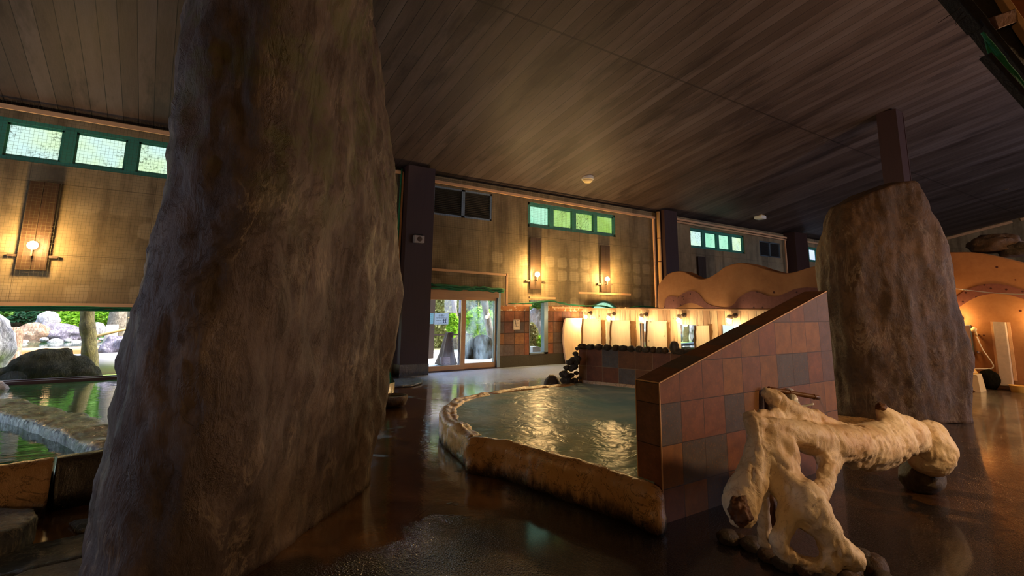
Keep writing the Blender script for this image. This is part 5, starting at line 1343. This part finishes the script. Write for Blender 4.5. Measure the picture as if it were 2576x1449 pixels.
def trunk(name, path, rad, mat, label, cat='tree', group=None):
    o = empty(name, path[0], label, cat, group); mb = MB(); n = len(path); seg = 20
    pts = smoothpoly([Vector(p) for p in path], 8); m = len(pts)
    mb.tube(pts, [rad[0]+(rad[1]-rad[0])*i/(m-1) for i in range(m)], seg)
    for v in mb.bm.verts:
        v.co += Vector((mnoise.noise(v.co*5), mnoise.noise(v.co*5+Vector((9, 1, 2))), 0))*.03
    fin('trunk', mb, mat, o, True); return o
def crown(o, c, r, n, mat, leaf=.12, sq=(1, 1, .8), seed=1):
    mb = MB(); rr = random.Random(seed); c = Vector(c)
    for i in range(n):
        d_ = Vector((rr.gauss(0, 1), rr.gauss(0, 1), rr.gauss(0, 1))).normalized()*(rr.random()**.4)
        p = c+Vector((d_.x*r*sq[0], d_.y*r*sq[1], d_.z*r*sq[2]))
        a = Vector((rr.uniform(-1, 1), rr.uniform(-1, 1), rr.uniform(-.4, .4))).normalized(); b = a.cross(Vector((rr.uniform(-1, 1), rr.uniform(-1, 1), rr.uniform(-1, 1)))).normalized()
        L = leaf*rr.uniform(.6, 1.4)
        mb.poly([p-a*L, p+b*L*.45, p+a*L, p-b*L*.45])
    return fin('foliage', mb, mat, o)
def bush(x0, y0, x1, y1, Y, mat, label, seed, n=1400, leaf=.07, zb=None):
    a, b = PY(x0, y0, Y), PY(x1, y1, Y); w = abs(b.x-a.x)/2; h = abs(a.z-b.z)/2; c_ = Vector(((a.x+b.x)/2, Y, (a.z+b.z)/2))
    o = empty('garden_bush', (c_.x, Y, max(.05, c_.z-h)), label, 'bush')
    mb = MB(); mb.ball(c_-Vector((0, 0, h*.1)), 1.0, 3, (w*.82, w*.6, h*.85), 0, .25, 2.0, seed); fin('core', mb, mat, o, True)
    crown(o, c_, 1.0, n, mat, leaf, (w, w*.75, h), seed); return o
tb = PY(222, 940, YW+1.9)
t0_, t1_ = PY(229, 945, YW+1.9), PY(219, 780, YW+1.9)
trunk('garden_tree', [t0_+(t1_-t0_)*k_ for k_ in (-.02, .5, 1.0, 2.0, 4.0)], (.135, .11), 'bark_tree', 'lichen speckled tree trunk outside, standing behind the dark boulder')
a, b = PY(225, 915, YW+2.6), PY(420, 905, YW+2.6)
mb = MB(); mb.tube([(a.x-.3, YW+2.5, .25), (a.x+.6, YW+2.5, .26), (b.x, YW+2.5, .27)], .26, 18); fin('log_kerb', mb, 'logconc', smooth=True, label='thick grey log shaped kerb on the grass outside', cat='kerb')
# outdoor bath edge, orange stained
a, b = PY(30, 905, YW+4.0), PY(420, 880, YW+4.0)
mb = MB(); mb.box((a.x, YW+3.7, 0), (b.x+1.5, YW+4.2, PY(150, 874, YW+4.0).z)); fin('outdoor_bath_edge', mb, 'orangerim', label='orange stained edge of the outdoor bath beyond the pool window', cat='bath edge', bevel=.05)
mb = MB(); mb.box((a.x-.5, YW+4.2, .3), (b.x+1.5, YW+7.2, PY(150, 874, YW+4.0).z-.04)); fin('outdoor_bath_water', mb, 'clearwater', label='shallow water of the outdoor bath behind its orange edge', cat='water')
gblob('lava_rock', 258, 845, 362, 900, YW+3.4, 'lava', 8.0, 'rough purple grey lava rock outside, beside the grey log kerb', nz=.32)
far = [(40, 812, 120, 858, 'rustrock', 'orange stained low rock outside, left of the purple slab'), (70, 815, 205, 858, 'lava', 'broad purple slab of rock across the far side of the outdoor bath'), (92, 784, 150, 822, 'palerock', 'pale pointed rock above the purple slab outside'), (170, 835, 235, 858, 'lava', 'low purple rock just left of the speckled trunk outside'), (228, 812, 262, 845, 'palerock', 'grey rock behind the speckled trunk outside'), (20, 812, 60, 842, 'boulder', 'mossy green rock at the left of the garden'), (155, 808, 180, 835, 'palerock', 'small pale rock below the lime bushes outside')]
for i, (x0, y0, x1, y1, m_, lab) in enumerate(far): gblob('garden_rock', x0, y0, x1, y1, YW+7.4+.25*i, m_, i*2.3+1, lab, depthk=.5)
peb = [(112, 852, 9, 'palerock'), (140, 858, 16, 'palerock'), (172, 855, 8, 'palerock'), (192, 860, 12, 'palerock'), (85, 864, 18, 'cobble'), (60, 860, 12, 'palerock'), (245, 858, 8, 'rustrock'), (256, 852, 7, 'palerock'), (272, 856, 8, 'rustrock')]
for i, (x, y, r, m_) in enumerate(peb):
    p = PY(x, y, YW+6.9); rad = r*depth(p)/FP; blob('bath_stone', p-Vector((0, 0, rad*.2)), rad, (1, .8, .62), m_, i*1.1, 'rounded stone in the row along the far edge of the outdoor bath', 'stone', .12, sub=3, group='stones along the outdoor bath', flat=None)
a, b = PY(260, 857, YW+5.6), PY(300, 817, YW+5.6)
o = empty('tree_stump', ((a.x+b.x)/2, YW+5.6, a.z), 'bleached tree stump outside behind the lava rock', 'stump'); mb = MB(); mb.lathe([((b.x-a.x)*.62, -.2), ((b.x-a.x)*.5, .1), ((b.x-a.x)*.47, b.z-a.z)], ((a.x+b.x)/2, YW+5.6, a.z), seg=20)
fin('wood', mb, 'stump', o, True)
a, b = PY(240, 846, YW+5.0), PY(385, 812, YW+5.0); o = empty('bamboo_rail', (b.x-.1, YW+5.0, .3), 'slanting pale bamboo rail outside, in front of the bleached stump', 'rail')
fin('cane', MB().tube([a, a.lerp(b, .5), b], .035, 12), 'bamboo', o, True); pk = a.lerp(b, .76); fin('post', MB().tube([(pk.x, YW+5.0, .3), (pk.x, YW+5.0, pk.z)], .05, 10), 'stump', o, True)
a, b = PY(326, 826, YW+8.0), PY(347, 800, YW+8.0); o = empty('wooden_lantern', ((a.x+b.x)/2, YW+8, a.z-.2), 'little roofed wooden lantern box at the back of the garden', 'lantern')
fin('box', MB().box((a.x, YW+7.9, a.z-.4), (b.x, YW+8.2, b.z)), 'lanternwood', o); mb = MB(); mb.prism([(a.x-.08, YW+7.8, b.z), (b.x+.08, YW+7.8, b.z), ((a.x+b.x)/2, YW+7.8, b.z+.14)], (0, .5, 0)); fin('roof', mb, 'lanternwood', o)
fin('panel', MB().box((a.x+.06, YW+7.89, a.z), (b.x-.06, YW+7.9, b.z-.06)), 'ivory', o)
bush(138, 778, 207, 832, YW+9.0, 'leaf_lime', 'bright lime bush outside, left of the speckled trunk', 3); bush(232, 772, 288, 826, YW+9.2, 'leaf_lime', 'bright lime bush outside, right of the speckled trunk', 4)
bush(24, 775, 98, 815, YW+9.6, 'leaf_dark', 'dark glossy bush at the back left of the garden', 5, leaf=.12); bush(300, 770, 372, 850, YW+10, 'leaf_mid', 'mid green bush behind the little lantern box', 6)
bush(-60, 770, 30, 800, YW+8.4, 'leaf_mid', 'leafy bush over the tall pale rock at the left edge', 7)
for i, (x, yb, r, Y) in enumerate(((298, 812, .26, YW+8.6), (340, 805, .3, YW+9.4), (-80, 820, .3, YW+10), (60, 800, .26, YW+11.5))):
    p = PY(x, yb, Y); o = trunk('garden_tree', [(p.x-.1, Y, .05), (p.x, Y, 1.6), (p.x+.2, Y, 4.5), (p.x+.1, Y, 7.5)], (r, r*.6), 'bark_grey', ['grey leaning tree trunk behind the bleached stump', 'grey brown tree trunk behind the little lantern box', 'tall tree hidden left of the garden view', 'slim tree at the back left of the garden'][i])
    crown(o, (p.x, Y, 6.4), 2.6, 2600, ('leaf_mid', 'leaf_lime')[i % 2], .22, (1, .8, .75), 20+i)
# leafy backdrop hedges
def hedge(x0, x1, Y, z0, z1, mat, label, seed, n, leaf=.2):
    o = empty('hedge', ((x0+x1)/2, Y, .05), label, 'hedge'); fin('core', MB().box((x0, Y, .05), (x1, Y+1.0, z1-.3)), mat, o)
    mb = MB(); rr = random.Random(seed)
    for i in range(n):
        p = Vector((rr.uniform(x0-.2, x1+.2), Y+rr.uniform(-.55, .3), rr.uniform(z0, z1)))
        a = Vector((rr.uniform(-1, 1), rr.uniform(-.4, .4), rr.uniform(-1, .6))).normalized(); b = a.cross(Vector((rr.uniform(-.3, .3), 1, rr.uniform(-.6, .6)))).normalized(); L = leaf*rr.uniform(.5, 1.3)
        mb.poly([p-a*L, p+b*L*.45, p+a*L, p-b*L*.45])
    fin('foliage', mb, mat, o); return o
hedge(-14, 4, 26.5, .1, 9.5, 'leaf_mid', 'tall green wall of trees closing the back of the garden on the left', 31, 9000, .3)
hedge(6.0, 10.6, 18.2, .1, 2.35, 'leaf_olive', 'clipped olive green hedge behind the garden post, outside the glass door', 32, 5000, .09)
hedge(10.0, 33, 24, .1, 8.0, 'leaf_mid', 'tall green trees closing the garden on the right', 33, 6000, .3)
# outside the door
gp_ = PY(1080, 905, YW+2.6); o = empty('garden_post', (gp_.x, YW+2.6, .07), 'dark brown square post outside the glass door, behind the notices', 'post')
fin('shaft', MB().box((gp_.x-.085, YW+2.5, .07), (gp_.x+.085, YW+2.7, 3.2)), 'postwood', o)
fin('cross_rail', MB().box((gp_.x-.6, YW+2.58, PY(1080, 843, YW+2.6).z-.02), (gp_.x+1.5, YW+2.62, PY(1080, 843, YW+2.6).z+.02)), 'postwood', o)
for (xa, xb, Y, z1, mat, lab) in ((4.5, 10.0, 23.0, 4.6, 'sidingwhite', 'white slatted building across the garden, outside the glass door'), (9.2, 14.6, 21.5, 4.2, 'siding', 'pink tinted clapboard wall across the garden, right of the post')):
    o = empty('garden_building', ((xa+xb)/2, Y, .05), lab, 'building'); fin('wall', MB().box((xa, Y, .05), (xb, Y+.3, z1)), mat, o); mb = MB(); z = .3
    while z < z1: mb.box((xa, Y-.03, z), (xb, Y, z+.03)); z += .24
    fin('slats', mb, 'greybox', o)
bush(1085, 778, 1135, 812, YW+4.6, 'leaf_olive', 'rounded olive shrub outside just above the notices', 11); bush(1126, 788, 1152, 850, YW+4.2, 'leaf_lime', 'bright green shrub beside the middle stile of the glass door', 12)
bush(1172, 770, 1245, 850, YW+4.6, 'leaf_lime', 'feathery lime shrub seen through the misted door pane', 13, n=2200); bush(1180, 735, 1250, 790, YW+6.4, 'leaf_mid', 'leafy green tree crown seen through the misted door pane', 14, n=2200, leaf=.1)
p = PY(1238, 880, YW+2.9); o = trunk('garden_tree', [(p.x+.1, YW+2.9, .05), PY(1232, 830, YW+2.9), PY(1222, 780, YW+2.9), PY(1215, 700, YW+2.9), PY(1218, 560, YW+2.9)], (.14, .09), 'bark_grey', 'pale leaning tree trunk seen through the misted door pane')
p = PY(1146, 830, YW+5.2); o = trunk('garden_tree', [(p.x, YW+5.2, .05), PY(1146, 800, YW+5.2), PY(1140, 745, YW+5.2), PY(1136, 640, YW+5.2)], (.09, .05), 'bark_grey', 'thin leaning tree trunk outside, left of the middle door stile'); crown(o, PY(1135, 640, YW+5.2), 1.3, 900, 'leaf_lime', .12, seed=44)
gblob('garden_boulder', 1172, 845, 1242, 912, YW+2.0, 'boulder', 14.0, 'dark mossy boulder seen through the misted door pane'); gblob('garden_boulder', 1222, 838, 1246, 893, YW+3.4, 'palerock', 15.0, 'pale rounded rock seen through the misted door pane, beside the leaning trunk')
mb = MB()
for k in range(3): mb.box((5.40+1.18+.07*k, YW+.32+.09*k, .05), (5.40+1.26+.07*k, YW+.40+.09*k, 2.4))
fin('post_stack', mb, 'postwood', label='dark upright boards stacked outside behind the left edge of the misted pane', cat='boards')
# stump with a sign
sp0, sp1 = PY(1118, 917, YW+.75), PY(1132, 836, YW+.75)
o = empty('tree_stump', (sp0.x, YW+.75, .07), 'weathered tall stump with flared roots outside the glass door', 'stump')
def spx(x, y): return PY(x, y, YW+.75)
mb = MB(); lay = [(1097, 1150, 915), (1101, 1147, 905), (1107, 1143, 890), (1112, 1140, 870), (1118, 1139, 850), (1123, 1141, 836)]; rows = []
for xa, xb, y in lay:
    a, b = spx(xa, y), spx(xb, y); c_ = (a+b)/2; w_ = (b.x-a.x)/2; rows.append([mb.bm.verts.new((c_.x+w_*math.cos(2*PI*k/16)*(1+.12*math.sin(5*2*PI*k/16)), YW+.75+w_*.7*math.sin(2*PI*k/16), max(.06, c_.z))) for k in range(16)])
for a, b in zip(rows[:-1], rows[1:]):
    for k in range(16): mb.bm.faces.new((a[k], a[(k+1) % 16], b[(k+1) % 16], b[k]))
mb.bm.faces.new(rows[0][::-1]); mb.bm.faces.new(rows[-1]); fin('wood', mb, 'stumpbrown', o)
mb = MB(); a = spx(1124, 840); 
rr = random.Random(9); rows_of_marks(mb, None, None, a.x+.03, a.z-.03, [(0, 1)]*9, .045, .065, YW+.75-.21, rr)
fin('carved_marks', mb, 'ink', o) 
A, B = PY(1110, 899, YW+.33), PY(1133, 917, YW+.33)
s = fin('notice_sheet', MB().beam(((A.x+B.x)/2, YW+.33, B.z), ((A.x+B.x)/2, YW+.37, A.z), (B.x-A.x), .008, (0, 1, 0)), 'paperlilac', label='small lilac notice leaning at the foot of the stump outside', cat='notice')
mb = MB(); rows_of_marks(mb, s, None, A.x+.03, A.z-.03, [(0, 12), (0, 12), (0, 11), (0, 12), (.2, 2)], (B.x-A.x-.06)/12/1.15, .04, YW+.32, rr); fin('text_rows', mb, 'inkblue', s, kind='stuff')
# outside the narrow window
gblob('garden_boulder', 1325, 770, 1385, 925, YW+2.2, 'palerock', 17.0, 'grey white rock face seen through the narrow window', nz=.3); bush(1322, 812, 1352, 888, YW+1.6, 'leaf_olive', 'dark mossy bush at the left of the narrow window', 15); bush(1345, 845, 1372, 872, YW+1.5, 'leaf_lime', 'small bright plant low in the narrow window', 16, n=500); bush(1330, 752, 1380, 776, YW+1.9, 'leaf_mid', 'leaves hanging into the top of the narrow window', 17, n=500)
A, B = PY(1335, 873, YW+.9), PY(1353, 889, YW+.9); fin('stone_box', MB().box((A.x, YW+.8, .05), (B.x, YW+1.15, A.z)), 'greybox', label='grey block outside at the bottom of the narrow window', cat='block')

# ================================================================== LIGHT
w = bpy.data.worlds.new('world'); sc.world = w; w.use_nodes = True; nt = w.node_tree; nt.nodes.clear()
bgn = nt.nodes.new('ShaderNodeBackground'); ow = nt.nodes.new('ShaderNodeOutputWorld'); sky = nt.nodes.new('ShaderNodeTexSky')
sky.sky_type = 'NISHITA'; sky.sun_disc = False; sky.sun_elevation = math.radians(52); sky.sun_rotation = math.radians(120); sky.air_density = 1.0; sky.dust_density = 2.5
nt.links.new(sky.outputs[0], bgn.inputs[0]); bgn.inputs[1].default_value = .80; nt.links.new(bgn.outputs[0], ow.inputs[0])
S = bpy.data.lights.new('sun', 'SUN'); S.energy = 4.4; S.angle = math.radians(3); S.color = (1, .95, .86)
so = bpy.data.objects.new('sun', S); COL.objects.link(so); so.rotation_euler = Vector((-.75, .14, -.9)).to_track_quat('-Z', 'Y').to_euler()
# unseen warm point lights on the camera side, added without any fixture
def unseen_lamp(p, e, col=(255, 178, 100), r=.12):
    L = bpy.data.lights.new('unseen lamp', 'POINT'); L.energy = e; L.color = s2l(col); L.shadow_soft_size = r
    lo = bpy.data.objects.new('unseen_lamp', L); COL.objects.link(lo); lo.location = p
unseen_lamp((5.5, -.6, 2.25), 85, (255, 206, 150))
unseen_lamp((-3.2, -2.4, 2.5), 55, (255, 204, 146))  # added fill to brighten the tile end face and left floor edges
unseen_lamp((12.2, -2.4, 2.6), 250, (255, 204, 146))  # added side light for the right face of the tall rock
